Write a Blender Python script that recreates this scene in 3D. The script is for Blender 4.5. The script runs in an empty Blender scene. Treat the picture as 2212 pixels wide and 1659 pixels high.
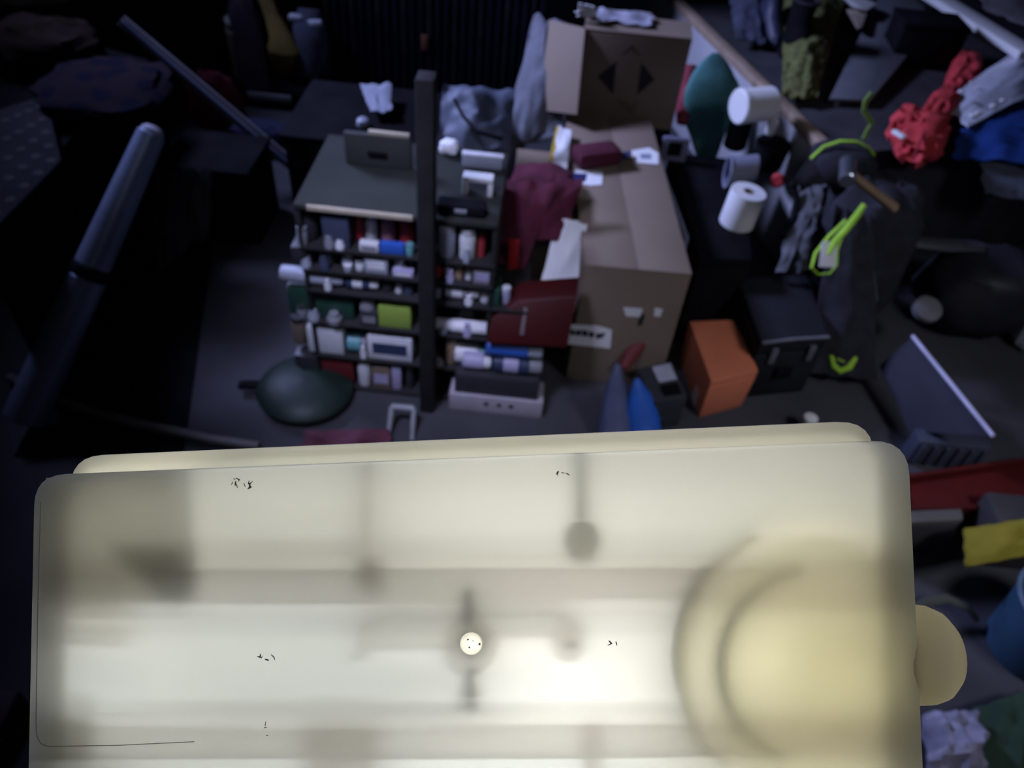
import bpy, bmesh, math, random
from mathutils import Vector as V, Matrix, noise
S = bpy.context.scene
COL = S.collection
R = math.radians
# ------------------------------------------------------------------ camera
FPX, CX, CY = 1659.0, 1106.0, 829.5
CAM = V((0, 0, 1.7)); PITCH = R(45); ROLL = R(6)
fw = V((0, math.cos(PITCH), -math.sin(PITCH)))
up0 = V((0, math.sin(PITCH), math.cos(PITCH)))
rt0 = V((1, 0, 0))
rt = rt0*math.cos(ROLL) + up0*math.sin(ROLL)
up = up0*math.cos(ROLL) - rt0*math.sin(ROLL)
camd = bpy.data.cameras.new('camera'); cam = bpy.data.objects.new('camera', camd)
COL.objects.link(cam); S.camera = cam
M = Matrix((rt, up, -fw)).transposed().to_4x4(); M.translation = CAM
cam.matrix_world = M
camd.sensor_width = 36; camd.lens = 36*FPX/2212; camd.clip_start = .01
camd.dof.use_dof = True; camd.dof.focus_distance = .325; camd.dof.aperture_fstop = 11.5
# ------------------------------------------------------------------ world, lights, exposure
w = bpy.data.worlds.new('world'); S.world = w; w.use_nodes = True
bg = w.node_tree.nodes['Background']; bg.inputs[0].default_value = (.3, .36, .75, 1); bg.inputs[1].default_value = .0
def area(name, loc, aim, sx, sy, power, col, spread=180):
    l = bpy.data.lights.new(name, 'AREA'); l.shape = 'RECTANGLE'; l.size = sx; l.size_y = sy
    l.energy = power; l.color = col; l.spread = R(spread)
    o = bpy.data.objects.new(name, l); COL.objects.link(o)
    o.location = loc; o.rotation_euler = (V(aim)-V(loc)).to_track_quat('-Z', 'Y').to_euler()
    return o
area('window_daylight', (-2.3, 2.95, 2.45), (1.6, 2.1, .25), .8, .6, 52, (.45, .52, 1.0), 84)
area('fill_light', (-.75, .5, 2.5), (-.30, 1.65, .35), .4, .3, 2.2, (.58, .62, 1.0), 32)  # added fill, brightens the fronts on the rack
area('fill_light', (1.8, .1, 2.5), (1.05, 1.5, .0), .6, .5, 3.6, (.80, .82, 1.0), 58)  # added fill for the orange box and the lower right
area('fill_light', (.2, -.1, 2.55), (.4, 2.1, .4), 1.2, .8, 1.2, (.80, .82, 1.0), 100)  # broad weak fill added for faces turned to the camera
S.view_settings.view_transform = 'Standard'; S.view_settings.look = 'None'
S.view_settings.exposure = 0; S.view_settings.gamma = 1; S.view_settings.use_curve_mapping = False
try:
    S.cycles.max_bounces = 10; S.cycles.transparent_max_bounces = 8
except Exception: pass

# ------------------------------------------------------------------ picture-to-world helpers
def ray(px, py):
    return (fw + rt*((px-CX)/FPX) - up*((py-CY)/FPX))
def pt(px, py, z=None, y=None, d=None):
    r = ray(px, py)
    if z is not None: t = (z-CAM.z)/r.z
    elif y is not None: t = (y-CAM.y)/r.y
    else: t = d
    return CAM + r*t
def dep(p): return (V(p)-CAM).dot(fw)
def mpp(p): return dep(p)/FPX           # metres per pixel at a point
def rect(x0, y0, x1, y1, zb, h):
    """box standing on zb, h high, filling a picture rectangle: centre, width, thickness"""
    cx = (x0+x1)/2
    f = pt(cx, y1, z=zb); b = pt(cx, y0, z=zb+h)
    t = max(.02, b.y-f.y)
    w_ = (x1-x0)*(mpp(f)+mpp(b))/2
    c = V(((f.x+b.x)/2, f.y+t/2, zb))
    return c, w_, t
# ------------------------------------------------------------------ materials
_m = {}
def mat(key, col, rough=.7, metal=0, var=.18, scale=9, bump=.15, coat=0, trans=0, spec=.4):
    if key in _m: return _m[key]
    m = bpy.data.materials.new(key); m.use_nodes = True; nt = m.node_tree; N = nt.nodes; L = nt.links
    b = N['Principled BSDF']; b.inputs['Roughness'].default_value = rough; b.inputs['Metallic'].default_value = metal
    b.inputs['Coat Weight'].default_value = coat; b.inputs['Specular IOR Level'].default_value = spec
    b.inputs['Transmission Weight'].default_value = trans
    tc = N.new('ShaderNodeTexCoord'); no = N.new('ShaderNodeTexNoise'); no.inputs['Scale'].default_value = scale
    no.inputs['Detail'].default_value = 5; L.new(tc.outputs['Object'], no.inputs['Vector'])
    cr = N.new('ShaderNodeValToRGB'); cr.color_ramp.elements[0].position = .3; cr.color_ramp.elements[1].position = .72
    a = [max(0, c*(1-var)) for c in col]; z = [min(1, c*(1+var)) for c in col]
    cr.color_ramp.elements[0].color = (*a, 1); cr.color_ramp.elements[1].color = (*z, 1)
    L.new(no.outputs['Fac'], cr.inputs['Fac']); L.new(cr.outputs['Color'], b.inputs['Base Color'])
    if bump:
        n2 = N.new('ShaderNodeTexNoise'); n2.inputs['Scale'].default_value = scale*9; L.new(tc.outputs['Object'], n2.inputs['Vector'])
        bp = N.new('ShaderNodeBump'); bp.inputs['Strength'].default_value = bump; bp.inputs['Distance'].default_value = .003
        L.new(n2.outputs['Fac'], bp.inputs['Height']); L.new(bp.outputs['Normal'], b.inputs['Normal'])
    _m[key] = m; return m
def speckle(key, base, spot, scale, thr=.45, rough=.8):
    """printed dots / worn specks on a base colour"""
    if key in _m: return _m[key]
    m = bpy.data.materials.new(key); m.use_nodes = True; nt = m.node_tree; N = nt.nodes; L = nt.links
    b = N['Principled BSDF']; b.inputs['Roughness'].default_value = .95; b.inputs['Specular IOR Level'].default_value = .04
    tc = N.new('ShaderNodeTexCoord'); vo = N.new('ShaderNodeTexVoronoi'); vo.inputs['Scale'].default_value = scale
    L.new(tc.outputs['Object'], vo.inputs['Vector'])
    cr = N.new('ShaderNodeValToRGB'); cr.color_ramp.elements[0].position = thr-.08; cr.color_ramp.elements[1].position = thr+.05
    cr.color_ramp.elements[0].color = (*spot, 1); cr.color_ramp.elements[1].color = (*base, 1)
    L.new(vo.outputs['Distance'], cr.inputs['Fac']); L.new(cr.outputs['Color'], b.inputs['Base Color'])
    _m[key] = m; return m
def emit(key, col, st):
    if key in _m: return _m[key]
    m = bpy.data.materials.new(key); m.use_nodes = True; nt = m.node_tree
    e = nt.nodes.new('ShaderNodeEmission'); e.inputs[0].default_value = (*col, 1); e.inputs[1].default_value = st
    nt.links.new(e.outputs[0], nt.nodes['Material Output'].inputs[0]); _m[key] = m; return m
card = lambda: mat('cardboard', (.22, .165, .12), .85, var=.08, scale=5, bump=.1)
black = lambda: mat('black_plastic', (.008, .008, .010), .85, var=.3, spec=.05)
blackcloth = lambda: mat('black_fabric', (.017, .017, .023), .9, var=.4, scale=20, bump=.4)
white = lambda: mat('white_plastic', (.78, .78, .76), .4, var=.04)
paper = lambda: mat('white_paper', (.80, .80, .80), .9, var=.03)
steel = lambda: mat('dull_steel', (.42, .45, .50), .3, .9, var=.12)
wood = lambda: mat('bare_wood', (.34, .25, .18), .75, var=.2, scale=14)
lime = lambda: mat('lime_webbing', (.35, .62, .04), .8, var=.15, scale=40)
red = lambda: mat('red_fabric', (.55, .045, .05), .8, var=.2)
# ------------------------------------------------------------------ mesh building
class MB:
    def __init__(s): s.bm = bmesh.new()
    def box(s, c, size, rot=None, bev=0.0):
        m = Matrix.Translation(V(c)) @ (rot.to_4x4() if rot is not None else Matrix.Identity(4)) @ Matrix.Diagonal((*size, 1))
        r = bmesh.ops.create_cube(s.bm, size=1, matrix=m)
        if bev > 0:
            ed = list({e for v in r['verts'] for e in v.link_edges})
            bmesh.ops.bevel(s.bm, geom=ed, offset=bev, segments=2, profile=.5, affect='EDGES')
        return s
    def hexa(s, bot, top, bev=0.0):
        vs = [s.bm.verts.new(p) for p in bot] + [s.bm.verts.new(p) for p in top]
        n = len(bot); fs = [s.bm.faces.new(vs[:n][::-1]), s.bm.faces.new(vs[n:])]
        for i in range(n):
            j = (i+1) % n; fs.append(s.bm.faces.new((vs[i], vs[j], vs[n+j], vs[n+i])))
        bmesh.ops.recalc_face_normals(s.bm, faces=fs)
        if bev > 0:
            ed = list({e for f in fs for e in f.edges})
            bmesh.ops.bevel(s.bm, geom=ed, offset=bev, segments=2, profile=.5, affect='EDGES')
        return s
    def rings(s, rings, cap=True, close=False):
        rv = [[s.bm.verts.new(p) for p in r] for r in rings]
        k = len(rv); n = len(rv[0]); fs = []
        for a in range(k if close else k-1):
            A, B = rv[a], rv[(a+1) % k]
            for i in range(n):
                j = (i+1) % n
                fs.append(s.bm.faces.new((A[i], A[j], B[j], B[i])))
        if cap and not close:
            fs.append(s.bm.faces.new(rv[0][::-1])); fs.append(s.bm.faces.new(rv[-1]))
        bmesh.ops.recalc_face_normals(s.bm, faces=fs)
        return s
    def lathe(s, base, axis, prof, n=20, cap=True):
        a = V(axis).normalized(); q = a.to_track_quat('Z', 'Y')
        X, Y = q @ V((1, 0, 0)), q @ V((0, 1, 0)); base = V(base)
        return s.rings([[base + a*h + X*(r*math.cos(2*math.pi*i/n)) + Y*(r*math.sin(2*math.pi*i/n)) for i in range(n)] for r, h in prof], cap)
    def cyl(s, p0, p1, r, n=18, r1=None, bev=.08):
        p0, p1 = V(p0), V(p1); L = (p1-p0).length; r1 = r if r1 is None else r1; e = min(bev*r*2, L*.2)
        return s.lathe(p0, p1-p0, [(r-e, 0), (r, e), (r1, L-e), (r1-e, L)], n)
    def tube(s, pts, r, n=8, flat=1.0, close=False):
        pts = [V(p) for p in pts]; k = len(pts); out = []
        for i, p in enumerate(pts):
            if close: t = pts[(i+1) % k]-pts[i-1]
            else: t = pts[min(i+1, k-1)]-pts[max(i-1, 0)]
            t.normalize()
            if i == 0:
                ref = V((0, 0, 1)) if abs(t.z) < .9 else V((0, 1, 0)); a = t.cross(ref).normalized()
            else: a = (a - t*a.dot(t)).normalized()
            b = t.cross(a).normalized()
            rr = r[i] if isinstance(r, (list, tuple)) else r
            out.append([p + a*(rr*math.cos(2*math.pi*j/n)) + b*(rr*flat*math.sin(2*math.pi*j/n)) for j in range(n)])
        return s.rings(out, True, close)
    def lump(s, c, size, seed=0, amp=.12, fr=2.2, n=22, m=14, pw=.75, flat=True, rz=0):
        """soft bag / cloth heap standing on c.z: squarish ellipsoid with folds"""
        c = V(c); sx, sy, sz = size; rr = []
        sp = lambda v: math.copysign(abs(v)**pw, v)
        for i in range(1, m):
            ph = math.pi*i/m; ring = []
            for j in range(n):
                th = 2*math.pi*j/n
                d = V((sp(math.cos(th))*math.sin(ph)**pw, sp(math.sin(th))*math.sin(ph)**pw, sp(math.cos(ph))))
                k = 1 + amp*(noise.noise(d*fr + V((seed*7.3, seed*3.1, 0))) + .5*noise.noise(d*fr*2.7 + V((seed, 5, seed)))) - amp*.35*abs(noise.noise(d*fr*1.6+V((0, seed, 9))))*2
                p = V((d.x*sx/2*k, d.y*sy/2*k, sz/2 + d.z*sz/2*k))
                if flat: p.z = max(p.z, 0.0 + .002*(1-math.cos(ph)))
                p = Matrix.Rotation(rz, 3, 'Z') @ p
                ring.append(c+p)
            rr.append(ring)
        return s.rings(rr)
    def sheet(s, c4, nx=14, ny=14, amp=.01, fr=3, th=.004, bulge=0, seed=0, edge=0.0):
        """cloth or paper between four corner points (00,10,11,01) with folds and thickness"""
        a, b, c, d = [V(p) for p in c4]
        nrm = (b-a).cross(d-a).normalized()
        if nrm.dot(CAM-a) < 0: nrm = -nrm
        L = ((b-a).length+(d-a).length)/2
        fu, fv = fr if isinstance(fr, tuple) else (fr, fr)
        def P(u, v):
            eu, ev = u, v
            if edge:
                eu = u + edge*noise.noise(V((seed, v*4, 0)))*(1-abs(2*u-1)*0)*(2*abs(u-.5))
                ev = v + edge*noise.noise(V((u*4, seed, 3)))*(2*abs(v-.5))
            p = (a*(1-eu)+b*eu)*(1-ev) + (d*(1-eu)+c*eu)*ev
            k = noise.noise(V((u*fu, v*fv, seed*1.7))) + .5*noise.noise(V((u*fu*2.3, v*fv*2.3, seed+4)))
            return p + nrm*(amp*(k+.6) + bulge*math.sin(math.pi*u)*math.sin(math.pi*v))
        T = [[s.bm.verts.new(P(i/nx, j/ny)+nrm*th) for i in range(nx+1)] for j in range(ny+1)]
        B = [[s.bm.verts.new(P(i/nx, j/ny)) for i in range(nx+1)] for j in range(ny+1)]
        F = s.bm.faces.new; fs = []
        for j in range(ny):
            for i in range(nx):
                fs.append(F((T[j][i], T[j][i+1], T[j+1][i+1], T[j+1][i])))
                fs.append(F((B[j][i], B[j+1][i], B[j+1][i+1], B[j][i+1])))
        for i in range(nx):
            fs.append(F((T[0][i], B[0][i], B[0][i+1], T[0][i+1]))); fs.append(F((T[ny][i+1], B[ny][i+1], B[ny][i], T[ny][i])))
        for j in range(ny):
            fs.append(F((T[j+1][0], B[j+1][0], B[j][0], T[j][0]))); fs.append(F((T[j][nx], B[j][nx], B[j+1][nx], T[j+1][nx])))
        bmesh.ops.recalc_face_normals(s.bm, faces=fs)
        return s
    def build(s, name, m, parent=None, ang=40, smooth=True):
        if not s.bm.verts: s.bm.verts.new((0, 0, 0))
        me = bpy.data.meshes.new(name)
        if parent is None:
            cs = [v.co for v in s.bm.verts]
            org = V(((min(c.x for c in cs)+max(c.x for c in cs))/2, (min(c.y for c in cs)+max(c.y for c in cs))/2, min(c.z for c in cs)))
        else:
            org = V(parent.location)
            if parent.parent: org = org + V(parent.parent.location)
        bmesh.ops.translate(s.bm, verts=s.bm.verts, vec=-org)
        s.bm.to_mesh(me); s.bm.free()
        if smooth:
            me.shade_smooth(); me.set_sharp_from_angle(angle=R(ang))
        me.materials.append(m)
        o = bpy.data.objects.new(name, me); COL.objects.link(o)
        if parent is None: o.location = org
        else: o.parent = parent
        return o
def tag(o, label=None, cat=None, group=None, kind=None):
    if label: o['label'] = label
    if cat: o['category'] = cat
    if group: o['group'] = group
    if kind: o['kind'] = kind
    return o
def thing(name, loc, label, cat, group=None):
    o = bpy.data.objects.new(name, None); COL.objects.link(o); o.location = V(loc); o.empty_display_size = .05
    return tag(o, label, cat, group)
def lerp(a, b, t): return V(a)*(1-t) + V(b)*t
def quadpt(c4, u, v):
    a, b, c, d = c4
    return lerp(lerp(a, b, u), lerp(d, c, u), v)
def patch(c4, u0, v0, u1, v1, lift=.0012, th=.001):
    """thin slab lying on a face: (bottom ring, top ring)"""
    a, b, c, d = [V(p) for p in c4]; n = (b-a).cross(d-a).normalized()
    if n.dot(CAM-a) < 0: n = -n
    q = [quadpt(c4, *uv) for uv in ((u0, v0), (u1, v0), (u1, v1), (u0, v1))]
    return [p+n*lift for p in q], [p+n*(lift+th) for p in q]
def patchpoly(c4, uvs, lift=.0012, th=.001):
    a, b, c, d = [V(p) for p in c4]; n = (b-a).cross(d-a).normalized()
    if n.dot(CAM-a) < 0: n = -n
    q = [quadpt(c4, *uv) for uv in uvs]
    return [p+n*lift for p in q], [p+n*(lift+th) for p in q]

# ================================================================== SETTING
def struct(name, mb, m, parent=None):
    o = mb.build(name, m, parent, smooth=False)
    if parent is None: o['kind'] = 'structure'
    return o
XL, XR, YF, YB, ZC = -3.2, 3.0, -1.4, 4.7, 2.6
fm = mat('grey_carpet_floor', (.05, .05, .057), .95, var=.25, scale=4, bump=.5)
struct('floor', MB().box(((XL+XR)/2, (YF+YB)/2, -.05), (XR-XL, YB-YF, .1)), fm)
wm = mat('dark_painted_wall', (.035, .035, .045), .9, var=.3, scale=3)
struct('ceiling', MB().box(((XL+XR)/2, (YF+YB)/2, ZC+.05), (XR-XL, YB-YF, .1)), wm)
struct('wall_left', MB().box((XL-.05, (YF+YB)/2, ZC/2), (.1, YB-YF, ZC)), wm)
struct('wall_right', MB().box((XR+.05, (YF+YB)/2, ZC/2), (.1, YB-YF, ZC)), wm)
struct('wall_front', MB().box(((XL+XR)/2, YF-.05, ZC/2), (XR-XL, .1, ZC)), wm)
struct('wall_back', MB().box(((XL+XR)/2, YB+.05, ZC/2), (XR-XL, .1, ZC)), wm)

# ================================================================== LIT PLASTIC CASE (foreground)
Z0 = .325; TILT = R(2.5)
case_c = CAM + fw*Z0
ux = rt; uy = up*math.cos(TILT) - fw*math.sin(-TILT)*1.0
uy = (up*math.cos(TILT) + fw*math.sin(TILT)).normalized()
un = ux.cross(uy).normalized()             # towards the camera
def face(px, py, back=0.0):
    r = ray(px, py); t = (case_c-CAM).dot(un)/r.dot(un)
    return CAM + r*t - un*back
def rrect(tl, tr, br, bl, rad, n=7):
    """rounded outline through pixel corners (TL,TR,BR,BL)"""
    P = [V((*p, 0)) for p in (tl, tr, br, bl)]; out = []
    for i in range(4):
        p, a, b = P[i], P[i-1], P[(i+1) % 4]
        da, db = (a-p).normalized(), (b-p).normalized(); r = rad[i]
        for k in range(n):
            t = k/(n-1); s0 = p+da*r; s1 = p+db*r
            out.append((s0*(1-t)**2 + p*2*t*(1-t) + s1*t*t))
    return [(q.x, q.y) for q in out]
def translucent(key, col, tcol, tmix, rough=.35):
    m = bpy.data.materials.new(key); m.use_nodes = True; nt = m.node_tree; N = nt.nodes; L = nt.links
    b = N['Principled BSDF']; b.inputs['Base Color'].default_value = (*col, 1); b.inputs['Roughness'].default_value = rough
    t = N.new('ShaderNodeBsdfTranslucent'); mx = N.new('ShaderNodeMixShader'); mx.inputs[0].default_value = tmix
    tc = N.new('ShaderNodeTexCoord'); no = N.new('ShaderNodeTexNoise'); no.inputs['Scale'].default_value = 30; no.inputs['Detail'].default_value = 6
    L.new(tc.outputs['Object'], no.inputs['Vector'])
    cr = N.new('ShaderNodeValToRGB'); cr.color_ramp.elements[0].color = (*[c*.95 for c in tcol], 1); cr.color_ramp.elements[1].color = (*tcol, 1)
    L.new(no.outputs['Fac'], cr.inputs[0]); L.new(cr.outputs[0], t.inputs['Color'])
    L.new(b.outputs[0], mx.inputs[1]); L.new(t.outputs[0], mx.inputs[2]); L.new(mx.outputs[0], N['Material Output'].inputs[0])
    _m[key] = m; return m
cream = translucent('cream_translucent_plastic', (.52, .52, .48), (.93, .935, .905), .72)
capm = translucent('thin_white_plastic', (.7, .7, .65), (.98, .98, .93), .9)
amber = translucent('yellow_translucent_plastic', (.72, .70, .55), (.99, .97, .86), .92)
tray = mat('opaque_white_plastic', (.72, .72, .70), .5, var=.03, bump=0)
BY = 1790
case = thing('plastic_case', face(1030, BY, .02), 'large cream translucent plastic case lit from inside, round knob at its right', 'light box')
o0 = rrect((68, 1028), (1968, 950), (2006, BY), (52, BY), (60, 75, 60, 60))
def inset(o, k, c=(1030, 1390)):
    return [(c[0]+(x-c[0])*(1-k*.55), c[1]+(y-c[1])*(1-k)) for x, y in o]
DB = .036
oback = rrect((152, 986), (1888, 908), (1890, BY-60), (150, BY-60), (70, 80, 70, 70))
def backface(px, py): # a pixel on the plane DB behind the face
    r = ray(px, py); t = ((case_c-un*DB)-CAM).dot(un)/r.dot(un); return CAM + r*t
mb = MB()
R0 = [face(x, y) for x, y in inset(o0, .022)]
R1 = [face(x, y, .0006) for x, y in inset(o0, .010)]
R2 = [face(x, y, .0022) for x, y in inset(o0, .003)]
R3 = [face(x, y, .0045) for x, y in o0]
omid = rrect((150, 1040), (1890, 962), (1915, BY-40), (140, BY-40), (70, 80, 60, 60))
R4 = [face(x, y, .0052) for x, y in omid]
R5 = [backface(*p) for p in oback]
rv = [[mb.bm.verts.new(p) for p in r] for r in (R0, R1, R2, R3, R4)]
fs = [mb.bm.faces.new(rv[0])]
n = len(R0)
for a in range(4):
    for i in range(n):
        j = (i+1) % n; fs.append(mb.bm.faces.new((rv[a][i], rv[a][j], rv[a+1][j], rv[a+1][i])))
bmesh.ops.recalc_face_normals(mb.bm, faces=fs)
mb.build('cover', cream, case, ang=35)
MB().rings([R4, R5], cap=False).build('side_wall', translucent('cream_dimmed_plastic', (.50, .49, .43), (.84, .82, .72), .62), case)  # duller copy of the cover plastic, dims the visible top wall
mb = MB()
bk = [p - un*.001 for p in R5]
mb.rings([[p + (p-case_c).normalized()*0 for p in bk], [p-un*.003 for p in bk]])
mb.build('back_plate', tray, case)
# lamps inside (tubes added behind the cover, power and tint shaping its bright bands)
LK, MARK_GLOW = .187, 9
def lamp(x0, x1, y, power, dpt=.026, r=.0028, col=(1, .985, .93), ry=0):
    p0, p1 = face(x0, y, dpt), face(x1, y+ry, dpt)
    o = MB().cyl(p0, p1, r, 10).build('light_tube', emit('glow_%g_%g_%g' % (power, col[0], col[2]), col, power*LK), case)
WARM, COOL, PINK = (1, .97, .84), (.96, 1, .985), (1, .975, .93)
LAMPS = [(500, 800, 1100, 19, WARM), (830, 1420, 1110, 25, WARM), (1420, 1930, 1095, 21, WARM), (130, 420, 1120, 27, WARM), (100, 400, 1260, 12, WARM),
         (420, 1000, 1400, 19, COOL), (1060, 1410, 1450, 42, PINK), (1500, 1740, 1430, 30, WARM), (1740, 1960, 1450, 26, WARM), (110, 420, 1440, 19, COOL),
         (1540, 1930, 1250, 16, WARM), (1000, 1420, 1260, 9, PINK), (90, 240, 1590, 18, COOL),
         (240, 800, 1690, 24, COOL), (830, 1440, 1670, 36, COOL), (1460, 1960, 1690, 24, WARM)]
for x0, x1, y, p_, c_ in LAMPS: lamp(x0, x1, y, p_, col=c_)
shade = translucent('grey_inner_plastic', (.6, .6, .55), (.87, .86, .81), .64)
def poly_in(pts, dpt, th, name='inner_bracket', m=None):
    MB().hexa([face(x, y, dpt+th) for x, y in pts], [face(x, y, dpt) for x, y in pts]).build(name, m or shade, case)
def ell(cx, cy, rx, ry, n=16, a0=0, a1=360): return [(cx+rx*math.cos(R(a0+(a1-a0)*i/n)), cy+ry*math.sin(R(a0+(a1-a0)*i/n))) for i in range(n)]
rib = translucent('rib_plastic', (.65, .63, .58), (.98, .96, .94), .86)
poly_in([(90, 1212), (1965, 1205), (1965, 1318), (90, 1322)], .0042, .001, 'rib_strip', rib)
poly_in([(90, 1548), (1985, 1545), (1985, 1640), (90, 1650)], .0042, .001, 'rib_strip', rib)
poly_in([(80, 1035), (400, 1030), (412, 1200), (425, 1250), (420, 1285), (385, 1308), (330, 1300), (80, 1300)], .006, .001, 'inner_bracket')
poly_in([(80, 1310), (270, 1330), (295, 1385), (270, 1412), (80, 1405)], .008, .001, 'inner_bracket', rib)
poly_in([(80, 1520), (200, 1525), (210, 1600), (190, 1650), (80, 1650)], .007, .001, 'inner_bracket')
poly_in([(778, 1020), (812, 1020), (820, 1200), (838, 1235), (832, 1270), (800, 1290), (768, 1270), (770, 1200)], .0045, .001, 'keyhole_boss', rib)
poly_in([(768, 1215), (815, 1205), (820, 1268), (795, 1280), (770, 1262)], .0035, .001, 'keyhole_boss', rib)
slot = translucent('slot_plastic', (.45, .45, .42), (.80, .80, .76), .5)
poly_in([(1241, 990), (1264, 990), (1266, 1120), (1243, 1120)], .004, .001, 'keyhole_slot', slot)
poly_in(ell(1256, 1166, 40, 44), .003, .001, 'keyhole_boss')
poly_in([(998, 1272), (1022, 1272), (1026, 1345), (996, 1345)], .003, .001, 'keyhole_slot', slot)
poly_in([(1012, 1440), (1026, 1440), (1040, 1525), (998, 1525)], .003, .001, 'keyhole_slot', slot)
poly_in(ell(1020, 1395, 62, 66), .003, .0008, 'boss_ring', rib)
poly_in([(770, 1355), (790, 1350), (792, 1420), (765, 1425)], .004, .001, 'keyhole_slot', rib)
poly_in(ell(1228, 1392, 40, 44), .004, .001, 'keyhole_boss', rib)
poly_in([(1215, 1388), (1250, 1384), (1248, 1398), (1218, 1400)], .002, .001, 'keyhole_slot', slot)
poly_in([(780, 1340), (1230, 1340), (1230, 1400), (780, 1405)], .008, .001, 'cross_bar', rib)
poly_in([(1252, 1560), (1298, 1555), (1302, 1700), (1262, 1700)], .004, .001, 'keyhole_slot', rib)
poly_in([(660, 1555), (815, 1550), (820, 1700), (650, 1700)], .006, .001, 'inner_bracket', rib)
poly_in([(230, 1180), (412, 1180), (424, 1250), (420, 1285), (385, 1306), (340, 1290), (300, 1240)], .0042, .001, 'inner_bracket')  # second layer added to darken the bracket's lower hook
def arc(cx, cy, r, a0, a1, n=40): return [(cx+r*math.cos(R(a0+(a1-a0)*i/n)), cy+r*math.sin(R(a0+(a1-a0)*i/n))) for i in range(n+1)]
sc = Z0/FPX
MB().tube([face(x, y, .004) for x, y in arc(1762, 1425, 305, 130, 245)], [.0010+.0022*math.sin(math.pi*i/40)**2 for i in range(41)]).build('reel_ring', shade, case)
MB().tube([face(x, y, .004) for x, y in arc(1768, 1440, 212, 110, 260)], [.0012+.0020*math.sin(math.pi*i/40)**2 for i in range(41)]).build('reel_ring', shade, case)
poly_in([(min(x, 1935), y) for x, y in ell(1762, 1430, 300, 300, 40)], .011, .001, 'reel_disc', amber)
# knob on a yellow shaft coming out of the right wall
ka = face(1700, 1440, .0195); kb = face(2030, 1440, .0195)
MB().lathe(ka, kb-ka, [(.004, 0), (.0105, .003), (.0135, .012), (.0145, .03), (.0145, (kb-ka).length)], 24, cap=False).build('knob_shaft', amber, case)
kc = face(2022, 1440, .0175); kx = (face(2122, 1446, .0175)-kc).normalized()
lamp(1770, 2070, 1440, 13, .0195, .003, (1, .96, .82))  # tube added inside the shaft to make the knob glow
MB().lathe(kc, kx, [(.0155, -.012), (.0195, -.007), (.0212, 0), (.0208, .005), (.0188, .0105), (.0145, .0148), (.008, .0172), (.002, .018)], 28).build('knob', translucent('cream_knob_plastic', (.50, .46, .36), (.85, .80, .64), .6, .5), case)
# moulding mark, rim line, scuffs
gc = face(1018, 1390)
MB().lathe(gc, un, [(.0046, 0), (.0045, .0005), (.0038, .0009), (.0001, .0010)], 24, cap=False).build('moulding_mark', capm, case)
MB().rings([[gc - un*d + ux*(r*math.cos(2*math.pi*i/24)) + uy*(r*math.sin(2*math.pi*i/24)) for i in range(24)] for r, d in ((.0046, .0003), (.0046, .009), (.0052, .009), (.0052, .0003))], cap=False).build('mark_collar', tray, case)  # added collar, keeps the mark's glow a crisp disc with a dark halo
MB().lathe(gc-un*.0088, un, [(.001, 0), (.0036, .0006), (.0030, .002), (.0005, .003)], 12).build('mark_glow_lamp', emit('mark_glow', (1, 1, .94), MARK_GLOW), case)  # added lamp that brightens the moulding mark from behind
dk = mat('dark_grime', (.06, .055, .05), .9, var=.4)
for x, y, s_ in ((1011, 1380, .0007), (1022, 1383, .0005), (1036, 1390, .0008), (1014, 1397, .0007)):
    c = face(x, y)+un*.0009; MB().lathe(c, un, [(s_*.6, 0), (s_*.5, .0001)], 8).build('speck', mat('grey_speck', (.42, .42, .38), .9), case)
line = [face(x, y) + un*.0001 for x, y in [(88, 1085), (82, 1300), (78, 1560), (80, 1590), (88, 1606), (104, 1612), (250, 1610), (420, 1602)]]
MB().tube(line, .00016, 6).build('rim_line', mat('line_grey', (.58, .57, .50), .7), case)
random.seed(4)
for (cx, cy, sx, sy, k) in ((515, 1042, 16, 9, 7), (543, 1044, 9, 12, 6), (572, 1421, 12, 5, 4), (590, 1421, 3, 5, 2), (1225, 1023, 22, 2, 5), (575, 1575, 3, 20, 3), (1325, 1389, 8, 3, 3)):
    for i in range(k):
        x, y = cx+random.uniform(-sx, sx), cy+random.uniform(-sy, sy)
        a = random.uniform(0, 6.3); l1, l2 = random.uniform(2.5, 6)*sc, random.uniform(.8, 1.8)*sc
        d1 = ux*math.cos(a)+uy*math.sin(a); d2 = un.cross(d1); c = face(x, y)+un*.0001
        ring = [c+d1*l1*math.cos(t*.785)+d2*l2*math.sin(t*.785) for t in range(8)]
        MB().hexa(ring, [p+un*.00006 for p in ring]).build('scuff_mark', mat('scuff_dirt', (.36, .35, .29), .9), case)
# stand under the case: hidden behind it, carries it
sb = face(1030, 1760, .042)
st = thing('case_stand', (sb.x, sb.y, 0), 'thin black stand on the floor carrying the lit cream plastic case', 'stand')
MB().cyl((sb.x, sb.y+.01, 0.02), (sb.x, sb.y+.01, sb.z-.012), .012, 12).build('post', black(), st)
MB().lathe((sb.x, sb.y+.01, 0), (0, 0, 1), [(.07, 0), (.07, .012), (.03, .022), (.013, .03)], 20).build('base_plate', black(), st)
lo = face(1030, BY+6, .016)
MB().hexa([face(x, BY+12, d) for x, d in ((800, .002), (1260, .002), (1260, .045), (800, .045))], [face(x, BY+2, d) for x, d in ((800, .002), (1260, .002), (1260, .045), (800, .045))]).build('ledge', black(), st)
MB().hexa([face(x, y, .0405) for x, y in ((900, BY+10), (1160, BY+10), (1160, 1300), (900, 1300))], [face(x, y, .045) for x, y in ((900, BY+10), (1160, BY+10), (1160, 1300), (900, 1300))]).build('back_rest', black(), st)

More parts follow.
